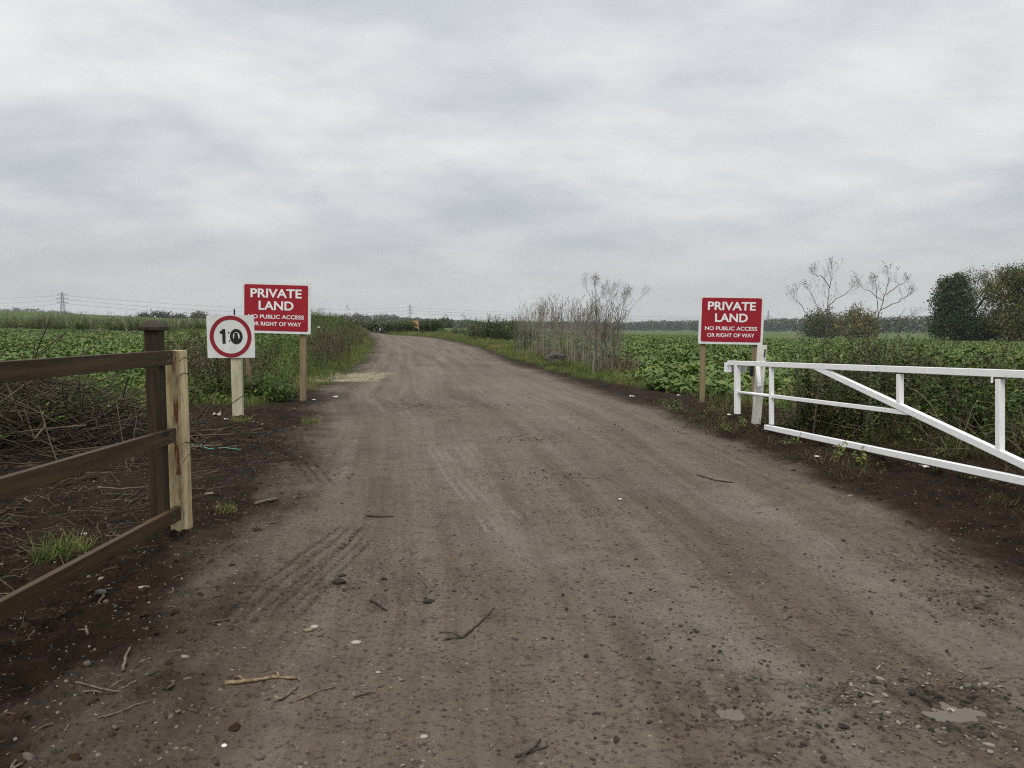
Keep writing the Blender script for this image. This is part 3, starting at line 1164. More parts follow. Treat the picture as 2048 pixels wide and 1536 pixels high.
# ---- right verge thickets further along
nett = [weed_patch(450 + i, (.7, 1.4), 22, 1.1, .13, 'bramble') for i in range(3)]
pp = []
for (u, v, n, s) in ((975, 682, 12, 1.7), (1000, 684, 9, 1.3), (950, 679, 10, 1.6), (930, 676, 5, 1.2), (1025, 700, 4, .8), (905, 673, 6, 1.0), (880, 670, 4, .8)):
    c = gp(u, v)
    for _ in range(n):
        pp.append((c[0] + abs(random.gauss(0, 1.2)), c[1] + random.gauss(0, 2.5), s))
pp = np.array(pp)
P = with_z(pp[:, 0], pp[:, 1], -.02)
gn_scatter('nettle_thicket', 'dark green nettle thicket on the right verge before the bend', 'weeds', P, rotz(len(P), .08), pp[:, 2] * rng.uniform(.7, 1.0, len(P)), nett)

# ---- undergrowth behind the gate
GB = np.array([3.99, 6.0])
GA = np.array([3.32, 10.1])
gx, gy = grid_pts(2.9, 9.0, 3.6, 13.6, .36)
gline = np.interp(gy, [3, 6.0, 10.1, 12, 14], [4.5, 3.99, 3.32, 3.6, 4.2])
dd = gx - gline
k = (dd > .8 + .35 * fbm(gx * 1.3, gy * 1.3, 19, 3)) & (dd < 3.8) & in_view(gx, gy, 400) & (rng.random(len(gx)) < .95)
P = with_z(gx[k], gy[k], -.03)
sc = rng.uniform(.75, 1.1, k.sum()) * np.clip(.34 + .42 * (dd[k] - .6), .34, 1.2)
br = [bramble_patch(500 + i, .8, 26, .55, 'bramble', .043) for i in range(2)] + [bramble_patch(503, .8, 20, .6, 'weed', .05)] + [dead_patch(506 + i, 12, .8, (.35, .9), 'dock') for i in range(2)] + [grass_patch(508 + i, 110, .6, (.3, .95), 'tired_grass', .007, (.4, 2.0)) for i in range(2)]
wk = [weed_patch(520 + i, (.4, .85), 14, .8, .07, 'weed') for i in range(2)] + [weed_patch(525, (.4, .9), 14, .8, .07, 'bramble')]
gn_scatter('bramble_undergrowth', 'dark tangled bramble undergrowth rising behind the white gate', 'undergrowth', P, rotz(k.sum(), .15), sc, br + wk)

pp = []
for _ in range(70):
    u = random.choice((1600, 1625, 1650, 1690, 1735, 1780, 1790, 1850, 2000)) + random.gauss(0, 12)
    y = random.uniform(8.6, 11.5)
    if (u - 1024) / FPX * y > np.interp(y, [6.0, 10.1, 12], [3.99, 3.32, 3.0]) + .4:
        pp.append(((u - 1024) / FPX * y, y))
pp = np.array(pp)
tall = [weed_patch(540 + i, (.75, 1.25), 6, .35, .075, 'bramble') for i in range(3)] + [dead_patch(545, 5, .4, (.8, 1.25), 'dock')]
gn_scatter('tall_weeds', 'tall dark weeds standing above the top rail behind the white gate', 'weeds', with_z(pp[:, 0], pp[:, 1], -.02), rotz(len(pp), .1), rng.uniform(.75, 1.1, len(pp)), tall)

# ---- thin grass and weeds on the mud at the foot of the gate
gx, gy = grid_pts(2.6, 5.0, 4.0, 14.0, .22)
gline = np.interp(gy, [3, 6.0, 10.1, 12, 14], [4.5, 3.99, 3.32, 3.0, 2.7])
dd = gx - gline
k = (dd > -.75) & (dd < 1.3) & (np.abs(dd) > .16) & in_view(gx, gy, 200) & (fbm(gx * 2, gy * 1.4, 61, 3) + .3 * rng.random(len(gx)) > .12 - .12 * (dd > -.15))
P = with_z(gx[k], gy[k], -.01)
tg = [grass_patch(600 + i, 34, .4, (.05, .2), 'tired_grass', .005) for i in range(4)] + [weed_patch(610, (.06, .16), 6, .4, .05)]
gn_scatter('sparse_grass', 'sparse grass and small weeds in the mud under the white gate', 'grass', P, rotz(k.sum(), .2), rng.uniform(.5, 1.2, k.sum()), tg)


# ---- straw spread at the left edge of the track
p0 = flat_pt(738, 755)
st = [twig_mesh(700 + i, M['straw'], .35, .004, .05) for i in range(4)]
n = 1300
px = p0[0] - .06 + rng.uniform(-.45, .40, n)
py = p0[1] + rng.uniform(-1.7, 1.5, n)
px[:450] -= rng.uniform(.1, .9, 450)
gn_scatter('straw_spread', 'pale straw spread on the ground at the left edge of the track', 'straw', with_z(px, py, .004), rotz(n, .1), rng.uniform(.5, 1.3, n), st)

# ---- gravel and grit
peb = [pebble(800 + i, M['stone_mix'] if i % 3 == 0 else M['stone_grey']) for i in range(6)]


def scatter_area(n, ymax, xa, xb, y0=1.9, power=1.0):
    y = y0 + (ymax - y0) * rng.random(n) ** power
    x = rng.uniform(0, 1, n) * (xb - xa) + xa
    return x, y


x1, y1 = scatter_area(3600, 10.5, -7, -1.0, 2.0, 1.7)
k = in_view(x1, y1) & (track_mask(x1, y1) < .75) & (fbm(x1 * 1.6, y1 * 1.6, 12, 3) > -.30)
s1 = rng.gamma(1.7, .0027, k.sum()) + .002
gn_scatter('gravel', 'small pale and grey pebbles strewn over the dark mud left of the track', 'gravel', with_z(x1[k], y1[k], -.0015), rotz(k.sum(), .3), s1, peb)
x2, y2 = scatter_area(4200, 13, -2.0, 4.0, 2.0, 1.6)
k = in_view(x2, y2) & (track_mask(x2, y2) > .5)
s2 = rng.gamma(1.0, .0020, k.sum()) + .0012
gn_scatter('grit', 'fine grit pressed into the surface of the dirt track', 'gravel', with_z(x2[k], y2[k], .0), rotz(k.sum(), .3), s2, peb)
# dark crumbs of soil on the track
cld = [clod(850 + i, M['clod']) for i in range(4)]
xs, ys, ss = [], [], []
for cx, cy, sx, sy, stg in DARKS_W:
    n = int(min(170, 420 * sx * sy * stg * 3)) + 8
    xs.append(cx + rng.normal(0, sx * .7, n))
    ys.append(cy + rng.normal(0, sy * .7, n))
    ss.append(rng.gamma(1.6, .0028, n) + .002)
n = 300
a_, b2_ = scatter_area(n, 12, -1.6, 3.2, 2.0, 1.4)
xs.append(a_)
ys.append(b2_)
ss.append(rng.gamma(1.4, .0022, n) + .0015)
xs, ys, ss = np.concatenate(xs), np.concatenate(ys), np.concatenate(ss)
k = in_view(xs, ys)
gn_scatter('soil_crumbs', 'dark crumbs of wet soil lying on the dirt track', 'soil', with_z(xs[k], ys[k], .001), rotz(k.sum(), .3), ss[k], cld)
# stones round the right hand puddle
(cx, cy), sx, sy = PUDDLES[1]
n = 300
aa = rng.uniform(0, 6.28, n)
qq = rng.uniform(1.05, 1.9, n)
px, py = cx + np.cos(aa) * qq * sx * 1.25, cy + np.sin(aa) * qq * sy * 1.2
gn_scatter('puddle_gravel', 'wet rounded gravel exposed around the puddle near the bottom right corner', 'gravel', with_z(px, py, .002), rotz(n, .3), rng.gamma(1.8, .0024, n) + .002, peb)
x4, y4 = scatter_area(9000, 13.5, -9, 6.0, 2.0, 1.2)
k = in_view(x4, y4) & (track_mask(x4, y4) < .25 + .5 * rng.random(len(x4))) & (green_mask(x4, y4) < .5)
mcl = [clod(870 + i, M['mud_lump']) for i in range(4)]
gn_scatter('mud_lumps', 'crumbly lumps of dark brown soil on the muddy verges', 'soil', with_z(x4[k], y4[k], -.003), rotz(k.sum(), .4), np.minimum(rng.gamma(1.4, .0075, k.sum()) + .004, .024), mcl)
# twigs and chips in the left mud
tw = [twig_mesh(900 + i, M['twig'], 1.0, .05, .2) for i in range(3)] + [twig_mesh(905 + i, M['twig_mud'], 1.0, .06, .2) for i in range(4)] + [twig_mesh(910 + i, M['twig_dark'], 1.0, .04, .2) for i in range(3)]
x3, y3 = scatter_area(4200, 12.0, -8.5, -.9, 2.0, 1.3)
k = in_view(x3, y3) & (track_mask(x3, y3) < .6)
gn_scatter('twig_litter', 'twigs and bark chips strewn over the mud left of the track', 'twigs', with_z(x3[k], y3[k], .0), rotz(k.sum(), .06), rng.gamma(1.5, .020, k.sum()) + .012, tw)
x3, y3 = scatter_area(110, 14.0, -1.5, 3.4, 2.2, 1.1)
k = in_view(x3, y3)
gn_scatter('track_twigs', 'thin dark twigs lying on the dirt track', 'twigs', with_z(x3[k], y3[k], .0), rotz(k.sum(), .04), np.minimum(rng.gamma(2.0, .022, k.sum()) + .015, .085), tw[7:])


# ------------------------------------------------------------------ timber fence
fence = thing('timber_fence', 'dark brown three rail timber fence with a capped post, on the left by the track', 'fence', (0, 0, 0))
FX = -2.115       # road side face of the posts


def fence_post(y, h, cap):
    z = hz(FX - .05, y) - .03
    mb = MB().box((0, 0, h / 2), (.085, .085, h))
    o = mb.build('post', M['wood_dark'], fence, bevel=.003)
    o.location = (FX - .0435, y, z)
    if cap:
        c = MB()
        w, w2 = .064, .042
        c.box((0, 0, .011), (.128, .128, .022))
        v = [(-w, -w, .0225), (w, -w, .0225), (w, w, .0225), (-w, w, .0225)]
        v += [(-w2, -w2, .046), (w2, -w2, .046), (w2, w2, .046), (-w2, w2, .046)]
        v += [(-.02, -.02, .062), (.02, -.02, .062), (.02, .02, .062), (-.02, .02, .062)]
        f = [(8, 9, 10, 11)]
        for a in (0, 4):
            f += [(a + i, a + (i + 1) % 4, a + 4 + (i + 1) % 4, a + 4 + i) for i in range(4)]
        c.add(v, f)
        q = c.build('cap', M['wood_dark'], o, bevel=.003)
        q.location = (0, 0, h)


fence_post(4.655, 1.305, True)
fence_post(2.1, 1.305, True)
for (z0, z1, y1) in ((1.158, 1.168, 4.72), (.677, .702, 4.73), (.180, .196, 4.76)):
    r_ = MB()
    r_.beam((FX + .019, y1, z0), (FX + .019, -1.0, z1 + (z1 - z0) * .4), .038, .088)
    ro_ = r_.build('rail', M['wood_rail'], fence, bevel=.003)
    for yy_, dz_ in ((4.655, .02), (4.655, -.02), (2.1, .02), (2.1, -.02)):
        zz_ = z0 + (y1 - yy_) / (y1 + 1.0) * (z1 - z0) * 1.4 + dz_
        MB().tube([(FX + .036, yy_, zz_), (FX + .0405, yy_, zz_)], .0045, 8).build('nail', M['steel'], ro_)

# ------------------------------------------------------------------ cream gate post
gpm, gt, gb = new_mat('rust stained cream post')
tc = gt.n('ShaderNodeTexCoord').outputs['Object']
sx_ = gt.n('ShaderNodeSeparateXYZ')
gt.link(tc, sx_.inputs[0])
nz = gt.noise(gt.mapping(tc, (12, 12, 2.5)), 1.0, 6, .65)
c = gt.mix(gt.remap(nz, .35, .62), (.30, .228, .105), (.63, .515, .295))
nz2 = gt.noise(gt.mapping(tc, (26, 26, 7), (4, 2, 0)), 1.0, 5, .7)
c = gt.mix(gt.math('MULTIPLY', gt.remap(nz2, .52, .66), .6), c, (.085, .066, .038))
edge = gt.math('SUBTRACT', gt.math('ADD', sx_.outputs[0], gt.math('MULTIPLY', gt.noise(gt.mapping(tc, (8, 8, 3), (1, 1, 1)), 1.0, 4, .6), .028)), .032)
rust = gt.math('MULTIPLY', gt.math('LESS_THAN', gt.math('ABSOLUTE', edge), .014), gt.remap(gt.noise(gt.mapping(tc, (40, 40, 5)), 1.0, 5, .7), .42, .54))
rust = gt.math('MULTIPLY', rust, gt.math('GREATER_THAN', sx_.outputs[2], .42))
c = gt.mix(rust, c, (.16, .045, .014))
gt.link(c, gb.inputs['Base Color'])
gb.inputs['Roughness'].default_value = .7
cp = MB().box((0, 0, .597), (.105, .115, 1.215))
for i, v in enumerate(cp.v[0]):
    if v[2] < .3:
        v[0] *= 1.03
o = thing('gate_post', 'x', 'gate post', (-2.127, 4.862, hz(-2.11, 4.87) - .035))
cp.build('shaft', gpm, o, bevel=.004)
for zw, dz in ((1.14, .012), (.62, -.02), (.50, .035), (1.05, 0)):
    MB().tube([(.0535 + .001 * math.sin(t * 3), -.059 + .118 * t, zw + dz * t + .012 * math.sin(t * 3.1)) for t in np.linspace(0, 1, 7)], .0022, 5).build('wire_tie', M['twig_dark'], o)
tag(o, 'rust streaked cream square gate post standing against the end of the timber fence', 'gate post')
# three old wire ties round the post
# ------------------------------------------------------------------ signs
FONT = None


def text_mesh(name, body, size, extr, off, m, parent, loc, width=None, sp=1.0):
    cu = bpy.data.curves.new(name, 'FONT')
    cu.body = body
    cu.size = size
    cu.align_x = 'CENTER'
    cu.align_y = 'CENTER'
    cu.extrude = extr
    cu.offset = off
    cu.space_character = sp
    tmp = bpy.data.objects.new(name, cu)
    col.objects.link(tmp)
    dg = bpy.context.evaluated_depsgraph_get()
    me = bpy.data.meshes.new_from_object(tmp.evaluated_get(dg))
    bpy.data.objects.remove(tmp)
    xs_ = [v.co.x for v in me.vertices]
    ys_ = [v.co.y for v in me.vertices]
    w, h = max(xs_) - min(xs_), max(ys_) - min(ys_)
    kx = width / w if width else 1.0
    ky = size / h
    mx, my = (max(xs_) + min(xs_)) / 2, (max(ys_) + min(ys_)) / 2
    for v in me.vertices:
        x, y, z = v.co
        v.co = ((x - mx) * kx, -z, (y - my) * ky)
    me.materials.clear()
    me.materials.append(m)
    o = bpy.data.objects.new(name, me)
    col.objects.link(o)
    o.parent = parent
    o.location = loc
    return o


def rounded_panel(w, h, r_, d, y0):
    mb = MB()
    pts = []
    for cx, cz, a0 in ((w / 2 - r_, h / 2 - r_, 0), (-w / 2 + r_, h / 2 - r_, 90), (-w / 2 + r_, -h / 2 + r_, 180), (w / 2 - r_, -h / 2 + r_, 270)):
        for k in range(6):
            a = R(a0 + k * 18)
            pts.append((cx + r_ * math.cos(a), cz + r_ * math.sin(a)))
    n = len(pts)
    v = [(x, y0, z) for x, z in pts] + [(x, y0 + d, z) for x, z in pts]
    f = [tuple(range(n)), tuple(range(2 * n - 1, n - 1, -1))]
    f += [(i, n + i, n + (i + 1) % n, (i + 1) % n) for i in range(n)]
    return mb.add(v, f)


def private_sign(label, u_c, v_c, y, wpx, hpx, rz, roll, posts):
    k = y / FPX
    w, h = wpx * k, hpx * k
    c = at(u_c, v_c, y)
    root = thing('private_land_sign', label, 'sign', (c[0], c[1], hz(c[0], c[1])), rz)
    zc = c[2] - root.location.z
    pan = rounded_panel(w, h, .012, .02, -.02).build('panel', M['sign_white'], root)
    pan.location = (0, 0, zc)
    pan.rotation_euler = (0, roll, 0)
    rounded_panel(w * .925, h * .905, .03, .004, -.0235).build('red_face', M['sign_red'], pan)
    ln = [('PRIVATE', .175, .285, .80, .004), ('LAND', .175, .045, .545, .004), ('NO PUBLIC ACCESS', .078, -.175, .875, .0012), ('OR RIGHT OF WAY', .078, -.315, .79, .0012)]
    for s, hh, zz, ww, of in ln:
        text_mesh('lettering', s, hh * h, .0015, of * h, M['letters'], pan, (0, -.0255, zz * h), ww * w * .925)
    for (ub, vb, ut, wdt) in posts:
        b = gp(ub, vb)
        b = at(ub, vb, y + .05)
        t_ = at(ut, v_c - hpx * .35, y + .05)
        dx = t_[0] - b[0]
        zb = hz(b[0], y) - .05
        mb = MB()
        Minv = root.matrix_basis
        mb.beam((b[0] - c[0], .052, zb - root.location.z), (b[0] - c[0] + dx, .052, t_[2] - root.location.z), wdt * k, .07, (0, 1, 0))
        mb.build('post', M['wood_post'], root, bevel=.003)
    return root


private_sign('red private land sign left of the track, partly covered by the speed sign', 553, 616, 13.65, 137, 101, 0, R(1.6),
             [(606, 803, 607, 11.5), (498, 806, 499, 11.5)])
private_sign('red and white private land sign standing right of the track beside the white gate', 1462, 640, 13.6, 126.5, 96.5, R(-4), R(1.0),
             [(1405, 803, 1407, 10), (1506, 818, 1509, 10)])

# speed sign
ys_ = 10.9
b = at(476, 843, ys_)
kk = ys_ / FPX
zb = hz(b[0], ys_)
sp = thing('speed_limit_sign', 'white square speed limit sign reading 10 in a red ring on a cream post', 'sign', (b[0], ys_, zb), 0)
pc = at(465.5, 673, ys_)
pl = rounded_panel(94 * kk, 84 * kk, .008, .012, -.012).build('plate', M['speed_white'], sp)
pl.location = (pc[0] - b[0], -.07, pc[2] - zb)
pl.rotation_euler = (0, R(-.4), 0)
ring = MB()
ro, ri, n = 41.5 * kk, 33.5 * kk, 64
v, f = [], []
for i in range(n):
    a = 2 * math.pi * i / n
    ca, sa = math.cos(a), math.sin(a)
    v += [(ro * ca, -.0145, ro * sa), (ri * ca, -.0145, ri * sa), (ro * ca, -.0122, ro * sa), (ri * ca, -.0122, ri * sa)]
    j = (i + 1) % n
    f += [(4 * i, 4 * i + 1, 4 * j + 1, 4 * j), (4 * i, 4 * j, 4 * j + 2, 4 * i + 2), (4 * i + 1, 4 * i + 3, 4 * j + 3, 4 * j + 1)]
ring.add(v, f).build('red_ring', M['speed_red'], pl)
px_ = lambda u, v: ((u - 465.5) * kk, (673.5 - v) * kk)
dg = MB()


def flat_poly(mb, pts, y0=-.0145, d=.0022):
    n = len(pts)
    v = [(x, y0, z) for x, z in pts] + [(x, y0 + d, z) for x, z in pts]
    mb.add(v, [tuple(range(n))[::-1]] + [(i, (i + 1) % n, n + (i + 1) % n, n + i) for i in range(n)])


flat_poly(dg, [px_(*q) for q in ((449.3, 658.5), (455.3, 658.5), (455.3, 687.5), (449.0, 687.5), (449.0, 668), (444.2, 667.5), (444.2, 662.5), (447.5, 661.8))])
v, f = [], []
for i in range(36):
    a = 2 * math.pi * i / 36
    x0, z0 = px_(476.7 + 12.6 * math.cos(a), 673.5 - 15.2 * math.sin(a))
    x1, z1 = px_(476.7 + 6.8 * math.cos(a), 673.0 - 8.6 * math.sin(a))
    v += [(x0, -.0145, z0), (x1, -.0145, z1), (x0, -.0122, z0)]
    j = (i + 1) % 36
    f += [(3 * i, 3 * j, 3 * j + 1, 3 * i + 1), (3 * i, 3 * i + 2, 3 * j + 2, 3 * j)]
dg.add(v, f)
dg.build('digits', M['black'], pl)
bl = MB()
flat_poly(bl, [px_(*q) for q in ((473.4, 666), (479, 666), (479.6, 671), (481.6, 679.5), (480, 682.5), (473, 682.5), (471.4, 679.5), (473.0, 671))], -.0152)
for (u_, v_) in ((462, 665.6), (463, 682)):
    flat_poly(bl, [px_(u_ + 1.6 * math.cos(a), v_ + 1.6 * math.sin(a)) for a in np.linspace(0, 6.28, 9)[:-1]], -.0152)
bl.build('black_patch', M['black'], pl)
MB().box((0, 0, .40), (20.5 * kk, .07, .98)).build('post', M['cream'], sp, bevel=.004).location = (at(476, 780, ys_)[0] - b[0], -.02, -.05)

pq, pr = at(468.5, 618, 16.5), at(469, 660, 16.5)
po = thing('thin_pole', 'thin dark pole end rising just above the top of the speed sign', 'pole', (pq[0], 16.5, hz(pq[0], 16.5)))
MB().tube([(0, 0, -.05), (0, 0, pq[2] - po.location.z)], .016, 8).build('shaft', M['black'], po)

# leaning old post beside the gate
yl = 10.75
pb, pt = at(1512, 838, yl), at(1526, 690, yl)
lp = thing('leaning_post', 'leaning chipped white post with a dark slot near its top, behind the gate end', 'post', (pb[0], yl, pb[2]))
kk2 = yl / FPX
q = MB()
d_ = pt - pb
q.beam((0, 0, -.1), (d_[0], .03, d_[2]), 17 * kk2, .06, (0, 1, 0))
q.build('shaft', M['white_old'], lp, bevel=.004)
t1, t2 = at(1529, 698, yl) - pb, at(1527, 714, yl) - pb
MB().beam((t1[0], -.0305, t1[2]), (t2[0], -.0305, t2[2]), .018, .01, (0, 1, 0)).build('slot', M['black'], lp)  # solid black strip on the face, drawn for the slot's dark depth

# ------------------------------------------------------------------ white gate
gate = thing('white_gate', 'white painted steel field gate standing open along the right edge of the track', 'gate', (0, 0, 0))
GD = (GA - GB)
GL = np.linalg.norm(GD)
GD = GD / GL
GN = np.array([-GD[1], GD[0]])
if GN[0] > 0:
    GN = -GN


def gpt(u, v):
    """picture point on the gate's upright plane"""
    d = ray(u, v)
    # solve GB + s*GD = d*t
    A = np.array([[d[0], -GD[0]], [d[1], -GD[1]]])
    t, s = np.linalg.solve(A, GB)
    return np.array([d[0] * t, d[1] * t, CAM_H + d[2] * t])


def gext(p, q, f):
    return p + (q - p) * f


RW = .060
G_UP = (0, 0, 1)


def gbeam(name, p, q, h, w=RW, up=None, off=0.0, m='gate'):
    n3 = np.array([GN[0], GN[1], 0]) * off
    mb = MB().beam(np.array(p) + n3, np.array(q) + n3, w, h, up or G_UP)
    return mb.build(name, M[m], gate, bevel=.004)


tl_, tr_ = gpt(1458, 725.5), gpt(2048, 748.5)
gbeam('top_rail', tl_, gext(tl_, tr_, 1.35), .062)
bl_, brr = gpt(1532, 854), gpt(2048, 962)
gbeam('bottom_rail', bl_, gext(bl_, brr, 1.35), .062)
p, q = gpt(1474.5, 730), gpt(1474.5, 828)
gbeam('end_leg', p + (0, 0, -.004), q, .085, RW * 1.05, (GD[0], GD[1], 0))
p, q = gpt(1543, 731), gpt(1543, 849)
gbeam('upright', p, q, .05, .05, (GD[0], GD[1], 0))
p, q = gpt(1800, 748), gpt(1800, 809)
gbeam('upright', p, q, .05, .05, (GD[0], GD[1], 0))
p, q = gpt(2000, 758), gpt(2000, 902)
gbeam('upright', p, q, .05, .05, (GD[0], GD[1], 0))
p, q = gpt(1630, 733), gpt(2048, 929)
gbeam('diagonal_brace', p, gext(p, q, 1.12), .06, RW * .9)
p, q = gpt(1474, 784), gpt(1543, 792)
MB().tube([p, q], .021, 14).build('middle_bar', M['gate'], gate, True)
p, q = gpt(1543, 792), gpt(1818, 826)
gbeam('middle_bar', p, q, .044, .04)
# hinge post out of frame, carrying the gate
hp = gext(tl_, tr_, 1.36)
MB().box((hp[0], hp[1], .55), (.14, .14, 1.3)).build('hinge_post', M['gate'], gate, bevel=.004)
# latch end: bracket plate, shroud box, hanging plate, black box for the lock hole
p = gpt(1459, 733)
n3 = np.array([GN[0], GN[1], 0])
g3 = np.array([GD[0], GD[1], 0])
lb = MB()
c = p + g3 * .05 - n3 * .0
lb.beam(c + (0, 0, .055), c + (0, 0, -.085), .012, .11, tuple(n3))
lb.build('latch_plate', M['gate'], gate, bevel=.003)
lk = MB()
c0 = p + g3 * .0 - n3 * .13
lk.box(c0 + (0.02, 0, .046), (.30, .20, .008))
lk.box(c0 + (-.125, 0, -.02), (.008, .20, .125))
lk.box(c0 + (.02, .098, -.02), (.28, .006, .125))
lk.build('lock_shroud', M['gate'], gate, bevel=.002)
c1 = gpt(1487, 742) - n3 * .12
MB().box(c1, (.045, .05, .15)).build('lock_hole_dark', M['black'], gate, bevel=.004)  # solid black box gives the lock hole its dark inside
a1_, a2_ = gpt(1493.5, 731) - n3 * .16, gpt(1497.5, 773) - n3 * .16
MB().beam(a1_, a2_, .055, .012, (0, 1, 0)).build('hanging_plate', M['gate'], gate, bevel=.002)
# weld tab near the right hand upright
c2 = gpt(1991, 760) + n3 * .033
MB().box(c2, (.016, .012, .05)).build('weld_tab', M['gate'], gate, bevel=.004)

# ------------------------------------------------------------------ far board on two legs at the bend
yb = 100.0
b = at(832, 671, yb)
zb = hz(b[0], b[1])
k = yb / FPX
bs = thing('notice_board', 'small ochre board on two pale legs at the far bend of the track', 'sign', (b[0], yb, zb), 0)
top = at(832, 641, yb)[2] - zb
MB().box((0, 0, top - 8 * k), (10 * k, .06, 16 * k)).build('board', M['board'], bs)
for s in (-1, 1):
    MB().box((s * 5.2 * k, .05, top / 2), (1.6 * k, .1, top)).build('leg', M['wood_post'], bs)
MB().box((0, -.04, top - 10 * k), (9 * k, .02, 1.5 * k)).build('dark_band', M['black'], bs)


# ------------------------------------------------------------------ dead tall plants
def seed(hd, r_, p, d, s):
    """one small withered seed head"""
    a = np.array([r_.gauss(0, 1) for _ in range(3)])
    a = np.cross(d, a)
    a /= np.linalg.norm(a) + 1e-9
    b_ = np.cross(d, a)
    v = [p - d * s * .4, p + a * s * .6, p + b_ * s * r_.uniform(.4, .7), p - a * s * r_.uniform(.4, .7), p - b_ * s * .5, p + d * s * r_.uniform(.6, 1.2)]
    one = MB().add(v, [(0, 2, 1), (0, 3, 2), (0, 4, 3), (0, 1, 4), (5, 1, 2), (5, 2, 3), (5, 3, 4), (5, 4, 1)], r_.random())
    hd.append(one)


def grow(mb, hd, r_, p, d, L, rad, depth, tint, spread=.6, head=.03):
    n = 5
    pts = [np.array(p)]
    d = np.array(d, float)
    for i in range(n - 1):
        d = d + np.array([r_.gauss(0, .09), r_.gauss(0, .09), .06])
        d /= np.linalg.norm(d)
        pts.append(pts[-1] + d * L / (n - 1))
    mb.tube(pts, np.linspace(rad, rad * .7, n), 5 if rad > .005 else 3, False, tint)
    if depth == 0:
        for _ in range(r_.randint(2, 4)):
            e = pts[-1] + (d + np.array([r_.gauss(0, .5) for _ in range(3)])) * head * r_.uniform(.5, 1.4)
            mb.tube([pts[-1], e], [rad * .6, rad * .5], 3, False, tint)
            if r_.random() < .5:
                seed(hd, r_, e, d, head * .42)
        return
    perp = np.cross(d, (0, 0, 1.0) if abs(d[2]) < .95 else (1.0, 0, 0))
    perp /= np.linalg.norm(perp)
    b2 = np.cross(d, perp)
    az0 = r_.uniform(0, 6.28)
    for i in range(2):
        az = az0 + i * math.pi + r_.uniform(-.6, .6)
        s = spread * r_.uniform(.4, 1.0) * (0.5 if i == 0 else 1)
        nd = d * math.cos(s) + (perp * math.cos(az) + b2 * math.sin(az)) * math.sin(s)
        nd[2] += .12
        nd /= np.linalg.norm(nd)
        grow(mb, hd, r_, pts[-1], nd, L * r_.uniform(.5, .85), rad * .72, depth - 1, tint, spread, head)
    for q in (2, 3):
        if r_.random() < .75:
            az = r_.uniform(0, 6.28)
            nd = d * .75 + (perp * math.cos(az) + b2 * math.sin(az)) * .6
            grow(mb, hd, r_, pts[q], nd / np.linalg.norm(nd), L * r_.uniform(.4, .7), rad * .55, depth - 1, tint, spread, head)


def dead_plant(label, limbs, y, seed, head=.028, mat_='hog', group=None):
    """limbs: picture polylines (u, v, extra distance), radius, number of twig levels at the tip"""
    r_ = random.Random(seed)
    b = at(limbs[0][0][0][0], limbs[0][0][0][1], y)
    zb = hz(b[0], y)
    root = thing('dead_plant', label, 'plant', (b[0], y, zb), 0, group)
    mb, hd = MB(), []
    o = np.array((b[0], y, zb))
    for pts, rad, lev, L in limbs:
        P = np.array([at(u, v, y + dy) - o for u, v, dy in pts])
        if P[0][2] > .0 and pts is limbs[0][0]:
            P[0][2] = -.02
        P[1:] = P[1:]
        # resample with a slight wander
        t = np.linspace(0, len(P) - 1, (len(P) - 1) * 3 + 1)
        Q = np.stack([np.interp(t, np.arange(len(P)), P[:, i]) for i in range(3)], 1)
        Q[1:-1] += np.array([[r_.gauss(0, .006) for _ in range(3)] for _ in range(len(Q) - 2)])
        rad *= .8
        mb.tube(Q, np.linspace(rad, rad * .6, len(Q)), 6, False, .5)
        d = Q[-1] - Q[-2]
        d /= np.linalg.norm(d)
        if lev >= 0:
            for s in range(2):
                dd_ = d + np.array([r_.gauss(0, .38), r_.gauss(0, .38), .2])
                grow(mb, hd, r_, Q[-1], dd_ / np.linalg.norm(dd_), L * .72, rad * .42, lev + 1, .5, .6, head)
        for i in range(2, len(Q)):
            if r_.random() < .75:
                az = r_.uniform(0, 6.28)
                nd = d * .6 + np.array([math.cos(az), math.sin(az), .3]) * .7
                grow(mb, hd, r_, Q[i], nd / np.linalg.norm(nd), L * .95, rad * .30, max(1, lev), .5, .5, head)
    mb.build('stem', M[mat_], root, True)
    r_.shuffle(hd)
    for one in hd[:90]:
        one.build('seed_head', M['reed_head'], root)


